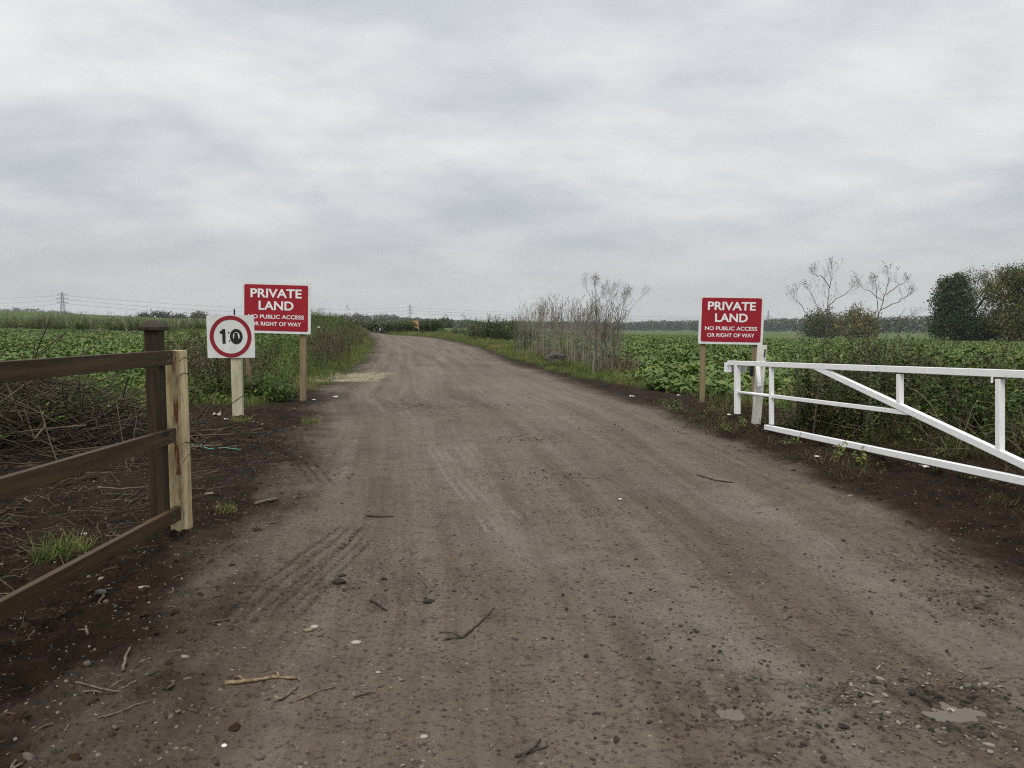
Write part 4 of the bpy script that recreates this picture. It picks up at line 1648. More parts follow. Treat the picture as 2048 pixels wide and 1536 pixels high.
dead_plant('tall dead umbel plant with forked dark branches, the taller one behind the gate',
           [([(1628, 800, 0), (1644, 705, 0), (1655, 640, 0), (1656, 600, 0)], .0095, -1, .1),
            ([(1656, 600, 0), (1660, 570, .05), (1664, 550, .1)], .0062, 1, .12),
            ([(1656, 612, 0), (1682, 592, .2), (1700, 580, .3)], .006, 1, .12),
            ([(1650, 668, 0), (1622, 640, -.2), (1604, 612, -.3), (1594, 602, -.3)], .006, 1, .13),
            ([(1655, 640, 0), (1634, 612, .3), (1624, 590, .4)], .0055, 1, .12),
            ([(1660, 575, .03), (1642, 552, -.2), (1634, 552, -.2)], .006, 1, .08),
            ([(1646, 690, 0), (1672, 668, -.3), (1694, 640, -.4)], .006, 1, .10)], 9.2, 3)
dead_plant('tall dead umbel plant with spreading branches and pale base, right of the taller one',
           [([(1729, 800, 0), (1732, 715, 0), (1738, 670, 0), (1754, 640, 0)], .011, -1, .1),
            ([(1754, 640, 0), (1767, 602, 0), (1774, 575, .1), (1777, 557, .1)], .0065, 1, .11),
            ([(1767, 603, 0), (1742, 584, .2), (1726, 576, .3)], .0055, 1, .12),
            ([(1760, 620, 0), (1795, 603, -.2), (1814, 592, -.3)], .007, 1, .08),
            ([(1772, 590, 0), (1797, 570, .2), (1808, 566, .3)], .007, 1, .09),
            ([(1738, 670, 0), (1724, 645, -.3), (1718, 628, -.3)], .007, 0, .10),
            ([(1752, 645, 0), (1790, 640, .3), (1830, 630, .5)], .005, 1, .09),
            ([(1757, 632, 0), (1752, 590, -.3), (1752, 570, -.3)], .006, 1, .08)], 9.6, 5)

# ---- the stand of dead willowherb right of the track
mb, hd = MB(), MB()
r_ = random.Random(11)
n_stem = 0
for i in range(240):
    t = r_.random()
    # base runs along the verge from (1200,752) to (1040,716)
    y0 = 21 + (36 - 21) * t
    u0 = np.interp(y0, [20.5, 24, 27, 33, 36], [1200, 1185, 1140, 1068, 1038]) + r_.uniform(-18, 55) * (21 / y0) ** .5
    x0 = (u0 - 1024) / FPX * y0
    z0 = hz_base(np.array([x0]), np.array([y0]))[0]
    H = np.interp(u0, [1035, 1090, 1150, 1200, 1240], [2.35, 2.6, 2.35, 2.1, 1.9]) * r_.uniform(.55, 1.02)
    dx, dy = r_.gauss(.01, .06), r_.gauss(0, .06)
    pts = np.array([(x0 + dx * H * s ** 1.3, y0 + dy * H * s ** 1.3, z0 + H * s) for s in np.linspace(0, 1, 5)])
    pts[1:, :2] += np.array([[r_.gauss(0, .012), r_.gauss(0, .012)] for _ in range(4)])
    tn = r_.random()
    mb.tube(pts, np.linspace(.0085, .0042, 5), 3, False, tn)
    for k in range(r_.randint(5, 9)):
        s = r_.uniform(.5, .99)
        q = s * 4
        a = int(min(q, 3))
        p = pts[a] + (pts[a + 1] - pts[a]) * (q - a)
        az = r_.uniform(0, 6.28)
        L = r_.uniform(.15, .5) * (1.25 - .6 * s)
        e = p + np.array([math.cos(az) * L * .55, math.sin(az) * L * .55, L * .85])
        m_ = p * .5 + e * .5 + np.array([math.cos(az), math.sin(az), -.6]) * L * .08
        mb.tube([p, m_, e], [.005, .004, .003], 3, False, tn)
        for _ in range(2):
            b0 = m_ + (e - m_) * r_.random()
            az2 = az + r_.gauss(0, .9)
            l2 = L * r_.uniform(.25, .5)
            e2 = b0 + np.array([math.cos(az2) * l2 * .5, math.sin(az2) * l2 * .5, l2 * .8])
            mb.tube([b0, e2], [.004, .003], 3, False, tn)
            if r_.random() < .45:
                leaf_strip(hd, e2, r_.uniform(0, 6.28), .035, .022, r_.uniform(-1, 1), .6, [.5, 1, .3], r_.random(), .2)
o1 = mb.build('dead_willowherb', M['reed'])
tag(o1, 'thick stand of bare grey willowherb stems on the right verge of the track', 'dead stems', kind='stuff')
h1 = hd.build('seed_heads', M['reed_head'], o1)
for lab, pts_u, y, sd in (
        ('tallest bare branching stalk at the right end of the willowherb stand', [(1192, 755), (1190, 690), (1193, 630), (1191, 585)], 21.0, 21),
        ('second tallest branching stalk, just right of the tallest in the willowherb stand', [(1210, 755), (1211, 690), (1212, 640), (1214, 605)], 21.4, 22),
        ('slanting bare stalk at the outer right edge of the willowherb stand', [(1226, 752), (1230, 690), (1240, 640), (1246, 612)], 21.6, 23)):
    pl_ = [(u, v, 0) for u, v in pts_u]
    mid = pl_[2]
    dead_plant(lab, [(pl_, .0125, 2, .30),
                     ([mid, (mid[0] + 26, mid[1] - 28, .4), (mid[0] + 40, mid[1] - 44, .6)], .007, 1, .25),
                     ([mid, (mid[0] - 14, mid[1] - 40, -.4), (mid[0] - 20, mid[1] - 56, -.5)], .007, 1, .22)], y, sd, .045, 'hog')
# dry grass at the stand's foot
pp = []
for _ in range(26):
    y = 21 + 15 * random.random() ** 1.3
    u = np.interp(y, [20.5, 24, 27, 33, 36], [1205, 1192, 1150, 1085, 1060]) + random.uniform(-18, 60) * (21 / y) ** .5
    pp.append(((u - 1024) / FPX * y, y))
pp = np.array(pp)
dryg = [grass_patch(640 + i, 60, .6, (.3, .95), 'dry', .008, (.1, .9)) for i in range(3)]
gn_scatter('dry_grass', 'dry upright grass at the foot of the willowherb stand', 'grass', with_z(pp[:, 0], pp[:, 1], -.02), rotz(len(pp), .1), rng.uniform(.6, 1.3, len(pp)), dryg)

# ---- slender stems by the bank
for lab, u, y, top_v, sd in (('slender forked dead stalk close to the right edge of the left private land sign', 640, 45, 626, 31),
                             ('slender dead stalk standing alone on the weedy bank, left of the rubbish heap', 697, 66, 617, 32),
                             ('thin dead stalk rising above the right verge, left of the nettle thicket', 932, 52, 636, 33)):
    zg = None
    x = (u - 1024) / FPX * y
    zg = hz_base(np.array([x]), np.array([y]))[0]
    vb = 652 + (CAM_H - zg) / y * FPX
    vm = (vb * .45 + top_v * .55)
    dead_plant(lab, [([(u, vb, 0), (u + 1, vm, 0), (u - 1, top_v + 7, 0)], .013, 1, .36)], y, sd, .05, 'hog')


# ------------------------------------------------------------------ trees
def crown_mesh(blobs, n_leaf, leaf, seed, hollow=.35, clump=9):
    """leaf clumps spread through overlapping ellipsoids, denser at the shell"""
    g = np.random.default_rng(seed)
    mb_v, mb_f, mb_t = [], [], []
    vol = np.array([b[3] * b[4] * b[5] for b in blobs]) ** .67
    pick = g.choice(len(blobs), n_leaf // clump, p=vol / vol.sum())
    B = np.array(blobs)[pick]
    d = g.normal(0, 1, (len(pick), 3))
    d /= np.linalg.norm(d, axis=1)[:, None]
    rad = hollow + (1.05 - hollow) * g.random(len(pick)) ** .55
    lump = 1 + .30 * np.sin(d[:, 0] * 5 + pick) * np.cos(d[:, 2] * 6 + pick * 2) + .12 * np.sin(d[:, 0] * 11 + d[:, 2] * 9)
    C = B[:, :3] + d * B[:, 3:6] * (rad * lump)[:, None]
    ct = g.random(len(C))
    P = np.repeat(C, clump, 0) + g.normal(0, leaf * 2.1, (len(C) * clump, 3))
    tn = np.clip(np.repeat(ct, clump) * .7 + g.random(len(P)) * .3, 0, 1)
    a = g.normal(0, 1, (len(P), 3))
    a /= np.linalg.norm(a, axis=1)[:, None]
    b_ = np.cross(a, g.normal(0, 1, (len(P), 3)))
    b_ /= np.linalg.norm(b_, axis=1)[:, None]
    s = leaf * g.uniform(.6, 1.3, len(P))[:, None]
    V = np.stack([P - a * s, P + b_ * s * .55, P + a * s, P - b_ * s * .55], 1).reshape(-1, 3)
    F = np.arange(len(P) * 4).reshape(-1, 4)
    mb = MB()
    mb.v.append(V)
    mb.f = [tuple(q) for q in F.tolist()]
    mb.t.append(np.repeat(tn, 4))
    return mb


def limbs_mesh(H, r0, spread, seed, levels=3, crook=.12):
    r_ = random.Random(seed)
    mb = MB()

    def br(p, d, L, rad, lev):
        n = 5
        pts = [np.array(p, float)]
        d = np.array(d, float)
        for i in range(n - 1):
            d = d + np.array([r_.gauss(0, crook), r_.gauss(0, crook), .04])
            d /= np.linalg.norm(d)
            pts.append(pts[-1] + d * L / (n - 1))
        mb.tube(pts, np.linspace(rad, rad * .6, n), 7 if lev == levels else 4, False, .5)
        if lev == 0:
            return
        for k in range(r_.randint(3, 4)):
            i = r_.choice((2, 3, 4, 4))
            az = r_.uniform(0, 6.28)
            nd = d * .8 + np.array([math.cos(az), math.sin(az), .35]) * spread
            br(pts[i], nd / np.linalg.norm(nd), L * r_.uniform(.5, .75), rad * .5, lev - 1)
    br((0, 0, -.2), (0, 0, 1), H * .42, r0, levels)
    return mb


def tree(label, u, y, v_base, blobs_px, m, n_leaf, leaf, seed, r0=.25, hollow=.3, levels=3, group=None, name='tree', cat='tree', spread=.7):
    """blobs_px: (u, v, rx px, rz px) lobes of the crown as seen; depth is given to each"""
    c = at(u, v_base, y)
    z0 = float(hz_base(np.array([c[0]]), np.array([y]))[0])
    k = y / FPX
    rr_ = random.Random(seed)
    root = thing(name, label, cat, (c[0], y, z0), 0, group)
    bl = []
    top_ = 0
    for (bu, bv, rx, rz_) in blobs_px:
        p = at(bu, bv, y)
        bl.append((p[0] - c[0], rr_.uniform(-.5, .5) * rx * k, p[2] - z0, rx * k, rx * k * rr_.uniform(.85, 1.15), rz_ * k))
        top_ = max(top_, p[2] - z0 + rz_ * k)
    limbs_mesh(top_ * 1.05, r0, spread, seed, levels).build('trunk', M['bark'], root, True)
    crown_mesh(bl, n_leaf, leaf, seed, hollow).build('crown', M[m], root)
    return root


tree('dark evergreen looking tree at the left of the clump beyond the right field', 1905, 108, 680,
     [(1902, 574, 24, 22), (1918, 562, 18, 16), (1888, 600, 24, 24), (1905, 632, 38, 30), (1885, 655, 24, 24), (1928, 655, 34, 28), (1892, 566, 14, 13), (1920, 600, 26, 26)],
     'tree_dark', 22000, .14, 41, .3, .1)
tree('half bare tree with thin grey branches in the middle of the right hand clump', 1948, 112, 680,
     [(1948, 572, 34, 34), (1962, 558, 26, 22), (1955, 610, 34, 34), (1945, 645, 30, 30), (1975, 640, 26, 30)],
     'tree_mid', 4600, .11, 42, .24, .2, 4, spread=.8)
tree('olive tree with yellowing top at the right end of the clump beyond the right field', 2020, 106, 682,
     [(2012, 553, 26, 20), (2040, 565, 36, 34), (1994, 585, 26, 28), (2030, 620, 44, 40), (2000, 645, 34, 34), (2070, 600, 40, 48), (2050, 655, 44, 28)],
     'tree_olive', 26000, .145, 43, .3, .1)
tree('low dark bush under the clump of trees beyond the right field', 1960, 109, 682,
     [(1950, 658, 26, 22), (1985, 662, 24, 20), (1925, 668, 20, 14)], 'tree_dark', 9000, .15, 44, .1, .1, 2, name='bush', cat='bush')
tree('round grey green tree seen through the dead plant behind the gate', 1642, 240, 675,
     [(1640, 642, 30, 22), (1625, 655, 22, 18), (1660, 652, 22, 20), (1640, 662, 34, 12)], 'tree_mid', 7000, .32, 45, .35, .2)
tree('round yellowing tree standing alone in the field behind the second dead plant', 1715, 230, 676,
     [(1718, 640, 30, 24), (1697, 652, 22, 18), (1738, 650, 20, 22), (1715, 662, 40, 12)], 'tree_gold', 7500, .32, 46, .35, .2)
tree('dark rounded hedgerow tree between the notice board and the nettle thicket', 888, 330, 657,
     [(888, 648, 12, 8), (880, 652, 10, 6), (898, 651, 9, 7)], 'tree_dark', 2600, .42, 47, .3, .15)
for lab, u, vt, rx, sd in (('broad dark tree on the left skyline, right of the timber fence cap', 322, 627, 17, 51), ('small round tree on the left skyline, first from the left of its row', 286, 631, 8, 52),
                       ('low round tree on the left skyline, just right of the broad dark one', 358, 631, 11, 53), ('rounded tree on the left skyline close to the speed sign', 396, 627, 11, 54)):
    yv = 420
    tree(lab, u, yv, 640, [(u, vt + 6, rx, 6.5), (u - rx * .5, vt + 9, rx * .7, 5), (u + rx * .5, vt + 9, rx * .7, 5), (u, vt + 13, rx * 1.1, 6)], 'woods', 2600, .5, sd, .35, .15, 2, 'trees along the left skyline')


# ------------------------------------------------------------------ far woods
def woods(label, y, prof, step, leaf, seed, rows=3, m='woods', per=150):
    g = np.random.default_rng(seed)
    us = [q[0] for q in prof]
    vs = [q[1] for q in prof]
    k = y / FPX
    V, T_ = [], []
    for row in range(rows):
        yy = y + row * step * 1.1
        x = (us[0] - 1024) / FPX * yy
        xe = (us[-1] - 1024) / FPX * yy
        while x < xe:
            u = 1024 + x / yy * FPX
            vt = np.interp(u, us, vs) + g.uniform(-.8, 1.8) * (900 / y) ** .5
            ztop = CAM_H + (HOR - vt) / FPX * yy
            z0 = float(hz_base(np.array([x]), np.array([yy]))[0])
            H = max(3.0, ztop - z0)
            rx = step * g.uniform(.55, .95)
            n = per
            d = g.normal(0, 1, (n, 3))
            d /= np.linalg.norm(d, axis=1)[:, None]
            q = .55 + .5 * g.random(n) ** .6
            c = np.array([x, yy + g.uniform(-.3, .3) * step, z0 + H * .52])
            P = c + d * np.array([rx, rx, H * .5]) * q[:, None]
            a = g.normal(0, 1, (n, 3))
            a /= np.linalg.norm(a, axis=1)[:, None]
            b_ = np.cross(a, d)
            b_ /= np.linalg.norm(b_, axis=1)[:, None] + 1e-9
            s = leaf * g.uniform(.6, 1.4, n)[:, None]
            V.append(np.stack([P - a * s, P + b_ * s * .7, P + a * s, P - b_ * s * .7], 1).reshape(-1, 3))
            T_.append(np.repeat(np.clip(g.random() * .6 + .4 * g.random(n), 0, 1), 4))
            x += step * g.uniform(.7, 1.2)
    V = np.concatenate(V)
    mb = MB()
    mb.v.append(V)
    mb.t.append(np.concatenate(T_))
    mb.f = [tuple(q) for q in np.arange(len(V)).reshape(-1, 4).tolist()]
    o = mb.build('woods', M[m])
    tag(o, label, 'woods', kind='stuff')


woods('long hazy wood behind the far bend of the track, highest left of the middle pylon', 620,
      [(620, 634), (660, 632), (690, 629), (720, 628), (740, 632), (755, 629), (775, 628), (800, 632), (830, 636), (860, 637), (900, 638), (940, 640), (970, 643), (1000, 645), (1020, 642), (1045, 644)], 9, .65, 61, per=300)
woods('level dark wood between the willowherb stand and the right private land sign', 880,
      [(1030, 642), (1060, 642), (1150, 643), (1250, 644), (1330, 641), (1400, 641)], 11, .8, 62, per=300)
woods('level grey green wood right of the right private land sign, below the right pylon', 760,
      [(1395, 641), (1450, 640), (1540, 638), (1600, 636), (1640, 637)], 10, .8, 63, per=300)
woods('pale mixed wood between the yellowing tree and the clump of trees on the right', 520,
      [(1735, 635), (1760, 633), (1800, 632), (1850, 631), (1890, 630), (1960, 634), (2070, 640)], 9, .6, 64, per=300)
woods('far blue grey wooded hill on the left skyline below the left pylon', 1500,
      [(-60, 619), (0, 619), (30, 617), (60, 617), (88, 618), (96, 622), (112, 621), (125, 623), (145, 626), (160, 630)], 20, 2.4, 65, 2)
woods('faint low line of trees on the left horizon, right of the left pylon', 1700,
      [(155, 630), (180, 629), (220, 630), (250, 631), (300, 633), (420, 636), (480, 637), (560, 637), (640, 636)], 22, 2.4, 66, 2, per=90)


# ------------------------------------------------------------------ pylons and cables
def pylon(label, u, y, v_top, v_foot, seed, arms=((.62, .17), (.76, .20), (.90, .15)), hw=.085):
    top = at(u, v_top, y)
    x = top[0]
    z0 = float(hz_base(np.array([x]), np.array([y]))[0])
    H = top[2] - z0
    root = thing('pylon', label, 'pylon', (x, y, z0), R(10))
    mb = MB()
    t = .16 + y / 6500.0
    lv = np.linspace(0, .93, 9)

    def w(s):
        return H * (hw * (1 - s) ** 1.25 + .012)
    cs = [(-1, -1), (1, -1), (1, 1), (-1, 1)]
    for (a, b_) in cs:
        mb.tube([(a * w(s), b_ * w(s), s * H) for s in lv] + [(0, 0, H)], t, 4)
    for i in range(len(lv) - 1):
        for q in range(4):
            a, b_ = cs[q], cs[(q + 1) % 4]
            s0, s1 = lv[i], lv[i + 1]
            mb.tube([(a[0] * w(s0), a[1] * w(s0), s0 * H), (b_[0] * w(s1), b_[1] * w(s1), s1 * H)], t * .6, 3)
            mb.tube([(b_[0] * w(s0), b_[1] * w(s0), s0 * H), (a[0] * w(s1), a[1] * w(s1), s1 * H)], t * .6, 3)
    mb.build('lattice_tower', M['steel'], root)
    for s, ln in arms:
        for sg in (-1, 1):
            am = MB()
            e = (sg * H * ln, 0, s * H)
            for b_ in (-1, 1):
                am.tube([(sg * w(s), b_ * w(s), s * H), e], t * .8, 3)
                am.tube([(sg * w(s + .04), b_ * w(s + .04), (s + .04) * H), e], t * .8, 3)
            am.tube([e, (e[0], 0, e[2] - H * .045)], t * .9, 4)
            am.build('cross_arm', M['steel'], root)
    return (x, y, z0, H)


pyl = pylon('large lattice pylon on the left skyline', 124, 1130, 583, 640, 1)
pym = pylon('slim lattice pylon above the woods beyond the bend', 820, 1750, 608, 640, 2, ((.60, .10), (.74, .13), (.88, .09)), .075)
pyr = pylon('faint pylon with one wide arm above the wood right of the right sign', 1537, 1900, 620, 645, 3, ((.62, .27),), .09)
pylon('faint distant pylon over the wooded hill at the far left', 26, 2100, 612, 640, 4, ((.6, .12), (.75, .15)), .07)
pylon('very faint pylon above the weedy bank right of the left private land sign', 712, 2500, 621, 640, 5, ((.6, .12), (.75, .15)), .07)


def cable(label, a, b, sag, rad):
    a, b = np.array(a), np.array(b)
    t = np.linspace(0, 1, 24)
    P = a + (b - a) * t[:, None]
    P[:, 2] -= sag * 4 * t * (1 - t)
    o = MB().tube(P, rad, 4).build('power_cable', M['cable'])
    tag(o, label, 'cable', 'power cables strung between the pylons')


lv_n = ['lowest', 'middle', 'topmost']
for i, (s, f) in enumerate(((.60, .17), (.73, .2), (.87, .15))):
    a = (pyl[0], pyl[1], pyl[2] + s * pyl[3])
    # to the left, out of the picture
    e = at(-260, [631, 612, 595][i] - 6, 1060)
    cable('%s power cable running from the left pylon to the left edge' % lv_n[i], a, e, 5.0, .13)
    bm_ = (pym[0], pym[1], pym[2] + [.58, .71, .85][i] * pym[3])
    cable('%s power cable sagging from the left pylon towards the slim middle pylon' % lv_n[i], a, bm_, 14.0 - 1.5 * i, .17)
    cm_ = (pyr[0], pyr[1], pyr[2] + [.50, .56, .60][i] * pyr[3])
    cable('%s power cable running right from the slim middle pylon behind the willowherb' % lv_n[i], bm_, cm_, 6.0, .20)
cable('power cable running right from the faint pylon behind the dead plants', (pyr[0], pyr[1], pyr[2] + .58 * pyr[3]), at(2200, 640, 1500), 8.0, .18)

# ------------------------------------------------------------------ loose things on the ground
def stick(name, label, pts_px, rad, m, cat='stick', forks=(), lift=0.0):
    P = np.array([gp(u, v) for u, v in pts_px])
    P[:, 2] += rad * .7 + lift
    o = P[0].copy()
    t = np.linspace(0, len(P) - 1, (len(P) - 1) * 4 + 1)
    Q = np.stack([np.interp(t, np.arange(len(P)), P[:, i]) for i in range(3)], 1) - o
    Q[:, :2] += rng.normal(0, rad * .35, (len(Q), 2))
    mb = MB().tube(Q, np.linspace(rad, rad * .55, len(Q)) * rng.uniform(.85, 1.15, len(Q)), 7)
    for (i, u, v) in forks:
        e = gp(u, v) - o
        e[2] += rad
        mb.tube([Q[i], (Q[i] + e) / 2 + (0, 0, .01), e], [rad * .7, rad * .6, rad * .3], 5)
    ob = mb.build(name, M[m], None, True)
    ob.location = o
    return tag(ob, label, cat)


stick('stick', 'bare orange brown stick lying at the lower left edge of the track', [(448, 1372), (500, 1366), (545, 1360), (596, 1354)], .0085, 'twig_pale', forks=((3, 470, 1358), (9, 552, 1348)))
stick('stick', 'long dark curved twig on the track below the middle of the picture', [(890, 1280), (925, 1276), (950, 1258), (972, 1238), (988, 1220)], .0055, 'twig_dark', forks=((4, 880, 1266),))
stick('stick', 'short thick dark stick on the track left of the long curved twig', [(740, 1201), (752, 1206), (764, 1214), (772, 1219)], .008, 'twig_dark')
stick('stick', 'thin grey curved twig below the bare orange stick, nearer its right end', [(548, 1404), (575, 1390), (596, 1370)], .006, 'twig')
stick('stick', 'thin wavy brown twig right of the grey curved twig on the lower left', [(594, 1402), (620, 1392), (646, 1380), (670, 1374)], .005, 'twig')
stick('stick', 'long thin looping root lying in the mud at the lower left', [(112, 1384), (160, 1380), (195, 1384), (235, 1395), (270, 1392)], .0045, 'twig', forks=((10, 262, 1367),))
stick('stick', 'pale thin curved stem in the mud at the lower left, below the looping root', [(196, 1440), (235, 1434), (270, 1424), (303, 1413)], .004, 'twig')
stick('stick', 'short bent grey stick standing out in the mud left of the pebbles', [(247, 1348), (250, 1335), (262, 1318)], .008, 'twig')
stick('stick', 'thin straight twig lying across the track at mid left', [(733, 1034), (755, 1036), (787, 1038)], .008, 'twig_dark')
stick('stick', 'forked dark twig pressed into the track at the bottom edge', [(1030, 1518), (1060, 1508), (1076, 1494), (1080, 1484)], .006, 'twig_dark', forks=((5, 1035, 1532),))
stick('stick', 'thin wooden rod in the mud between the cream gate post and the track', [(511, 1006), (535, 1002), (556, 999)], .014, 'twig')
stick('stick', 'long thin stem lying behind the timber fence post', [(196, 978), (240, 981), (296, 982)], .008, 'twig', lift=.03)
stick('stick', 'thin dark branch lying across the right side of the track', [(1395, 950), (1430, 960), (1466, 966)], .009, 'twig_dark')
stick('stick', 'fallen pale stem pointing from the mud towards the bottom rail of the gate', [(1484, 838), (1510, 850), (1536, 864)], .008, 'dry', lift=.02)
stick('twine', 'strand of green baling twine lying in the mud right of the cream gate post', [(381, 893), (420, 897), (450, 899), (482, 901)], .007, 'twine', 'twine', forks=((1, 400, 886), (2, 412, 882)), lift=.025)


def stone(label, u, v, size, m, seed, flat=.6, rz=0, name='stone', cat='stone', cl=False):
    p = gp(u, v)
    me = clod(seed, M[m]) if cl else pebble(seed, M[m], flat)
    o = bpy.data.objects.new(name, me)
    o.location = (p[0], p[1], p[2] + size * flat * .35)
    o.scale = (size, size, size)
    o.rotation_euler = (0, 0, rz)
    col.objects.link(o)
    return tag(o, label, cat)


stone('smooth pale oval stone, uppermost of the small cluster left on the track', 628, 1252, .019, 'stone_pale', 1, .5)
stone('squarish olive stone in the small cluster, directly below the pale oval one', 616, 1261, .019, 'stone_olive', 2, .6, .4)
stone('dark grey stone in the small cluster, right of the squarish olive one', 640, 1272, .014, 'stone_grey', 3)
stone('long pale stone lying alone right of the small cluster', 712, 1284, .017, 'stone_pale', 4, .4)
stone('bright white chip on the dark mud near the lower left edge', 449, 1488, .012, 'litter', 5, .5)
stone('grey rounded stone on the lower track, upper of a touching pair', 848, 1478, .012, 'stone_pale', 6, .7)
stone('grey rounded stone on the lower track, lower of a touching pair', 842, 1491, .013, 'stone_grey', 7, .7)
stone('small white pebble on the lower left of the track under the orange stick', 756, 1345, .008, 'stone_pale', 8, .5)
stone('bright white flat pebble beneath the bottom rail, right of the fence foot', 288, 1170, .026, 'stone_pale', 9, .4, .3)
stone('round pinkish stone in the mud below the timber fence', 204, 1196, .022, 'stone_grey', 10, .7)
stone('grey stone in the mud, just right below the round pinkish one', 214, 1207, .018, 'stone_grey', 12, .6)
stone('flat light stone in the mud at the left, near the bent grey stick', 175, 1344, .020, 'stone_grey', 13, .5)
stone('square grey stone at the bottom left edge beside a white chip', 518, 1514, .016, 'stone_grey', 14, .6)
stone('black soil clod on the left side of the track, larger of two', 677, 1168, .030, 'clod', 15, .6, 0, 'soil_clod', 'clod', True)
stone('black soil clod on the left side of the track, smaller one behind the larger', 686, 1149, .020, 'clod', 16, .6, 0, 'soil_clod', 'clod', True)
stone('black ragged soil clod lying right of the larger clod on the track', 858, 1204, .028, 'clod', 17, .4, 0, 'soil_clod', 'clod', True)
stone('small black soil clod between the larger clod and the ragged one', 768, 1160, .014, 'clod', 18, .6, 0, 'soil_clod', 'clod', True)

# boulder in the right verge
bo = stone('dark angular boulder in the grass in front of the willowherb stand', 1113, 729, .34, 'boulder', 33, .8, .5, 'boulder', 'boulder', True)
bo.location.z += .10


# litter: crumpled scraps
def scrap(label, u, v, size, m, seed, name='litter_scrap', cat='litter', lift=.0, y=None):
    r_ = random.Random(seed)
    p = gp(u, v) if y is None else at(u, v, y)
    n = 5
    size *= .72
    v_, f = [], []
    for i in range(n):
        for j in range(n):
            v_.append(((i / (n - 1) - .5) * size * r_.uniform(.8, 1.2), (j / (n - 1) - .5) * size * .8 * r_.uniform(.8, 1.2), abs(r_.gauss(0, .16)) * size))
    for i in range(n - 1):
        for j in range(n - 1):
            f.append((i * n + j, (i + 1) * n + j, (i + 1) * n + j + 1, i * n + j + 1))
    o = MB().add(v_, f).build(name, M[m])
    so = o.modifiers.new('thick', 'SOLIDIFY')
    so.thickness = .003
    o.location = (p[0], p[1], p[2] + .008 + lift)
    o.rotation_euler = (0, 0, r_.uniform(0, 6))
    return tag(o, label, cat)


scrap('small white scrap of litter on the mud in front of the gate', 1634, 916, .065, 'litter', 1)
scrap('crumpled pale wrapper in the mud left of the speed sign post', 434, 836, .17, 'stone_pale', 2)
scrap('small white scrap beside the foot of the speed sign post', 452, 842, .07, 'litter', 3)
scrap('white scrap at the foot of the right post of the left private land sign', 628, 803, .10, 'litter', 4)
scrap('white scrap in the grass edge between the left private land sign and the straw', 672, 796, .12, 'litter', 5)
scrap('white paper scrap at the right verge below the willowherb stand', 1264, 793, .13, 'litter', 6)
scrap('white scrap near the left post of the right private land sign', 1358, 789, .09, 'litter', 7)
scrap('pale scrap on the ground below the end leg of the gate', 1458, 832, .09, 'litter', 8)
scrap('large white plastic scrap in the weeds under the bottom rail of the gate', 1680, 896, .16, 'litter', 9)
scrap('white scrap under the bottom rail towards the right edge', 1848, 936, .10, 'litter', 10)
scrap('tiny white scrap lying in the middle of the track', 1240, 1002, .035, 'litter', 11)
scrap('white shred among the twigs beyond the bottom rail of the timber fence', 168, 1068, .05, 'litter', 12)
scrap('small torn pale leaf on the mud at the bottom, right of the curved stem', 357, 1432, .024, 'dry', 13, 'dead_leaf', 'leaf')
for lab, u, v, sd in (('red crumpled scrap in the undergrowth behind the gate, left one of two', 1803, 847, 14), ('red crumpled scrap in the undergrowth behind the gate, right one of two', 1829, 855, 15)):
    scrap(lab, u, v, .07, 'sign_red', sd, lift=.12, y=7.45)
scrap('white scrap caught in the brushwood behind the timber fence', 50, 806, .07, 'litter', 16, lift=0, y=8.9)
scrap('pale yellow stalk floating in the right hand puddle', 1903, 1408, .03, 'straw', 17, 'straw_stalk', 'straw')

# grass tuft behind the fence
p = gp(128, 1118)
o = bpy.data.objects.new('grass_tuft', grass_patch(660, 260, .30, (.07, .2), 'grass', .005, (.3, 1.6)))
o.location = (p[0], p[1], p[2] - .01)
col.objects.link(o)
tag(o, 'bright green grass tuft behind the bottom rail of the timber fence', 'grass tuft')
for lab, u, v, s, sd in (('small yellow green tuft in the mud below the left private land sign', 623, 845, .8, 661), ('small grass tuft around the foot of the speed sign post', 482, 846, .9, 662),
                         ('faint grass tuft in the mud right of the cream gate post', 455, 1020, .55, 663)):
    p = gp(u, v)
    o = bpy.data.objects.new('grass_tuft', grass_patch(sd, 110, .3, (.06, .18), 'grass', .006, (.4, 1.8)))
    o.location = (p[0], p[1], p[2] - .01)
    o.scale = (s, s, s)
    col.objects.link(o)
    tag(o, lab, 'grass tuft')

# yellow leafy plant beyond the fence
for lab, u, v, s, m_, sd in (('yellow green leafy plant among the weeds left of the timber post', 243, 806, .75, 'grass', 671), ('reddish brown dying weed among the green left of the timber post', 180, 800, .9, 'dock', 672)):
    p = gp(u, v)
    o = bpy.data.objects.new('weed_plant', weed_patch(sd, (.2, .5), 14, .4, .10, m_))
    o.location = (p[0], p[1], p[2] - .01)
    o.scale = (s, s, s)
    col.objects.link(o)
    tag(o, lab, 'weed')

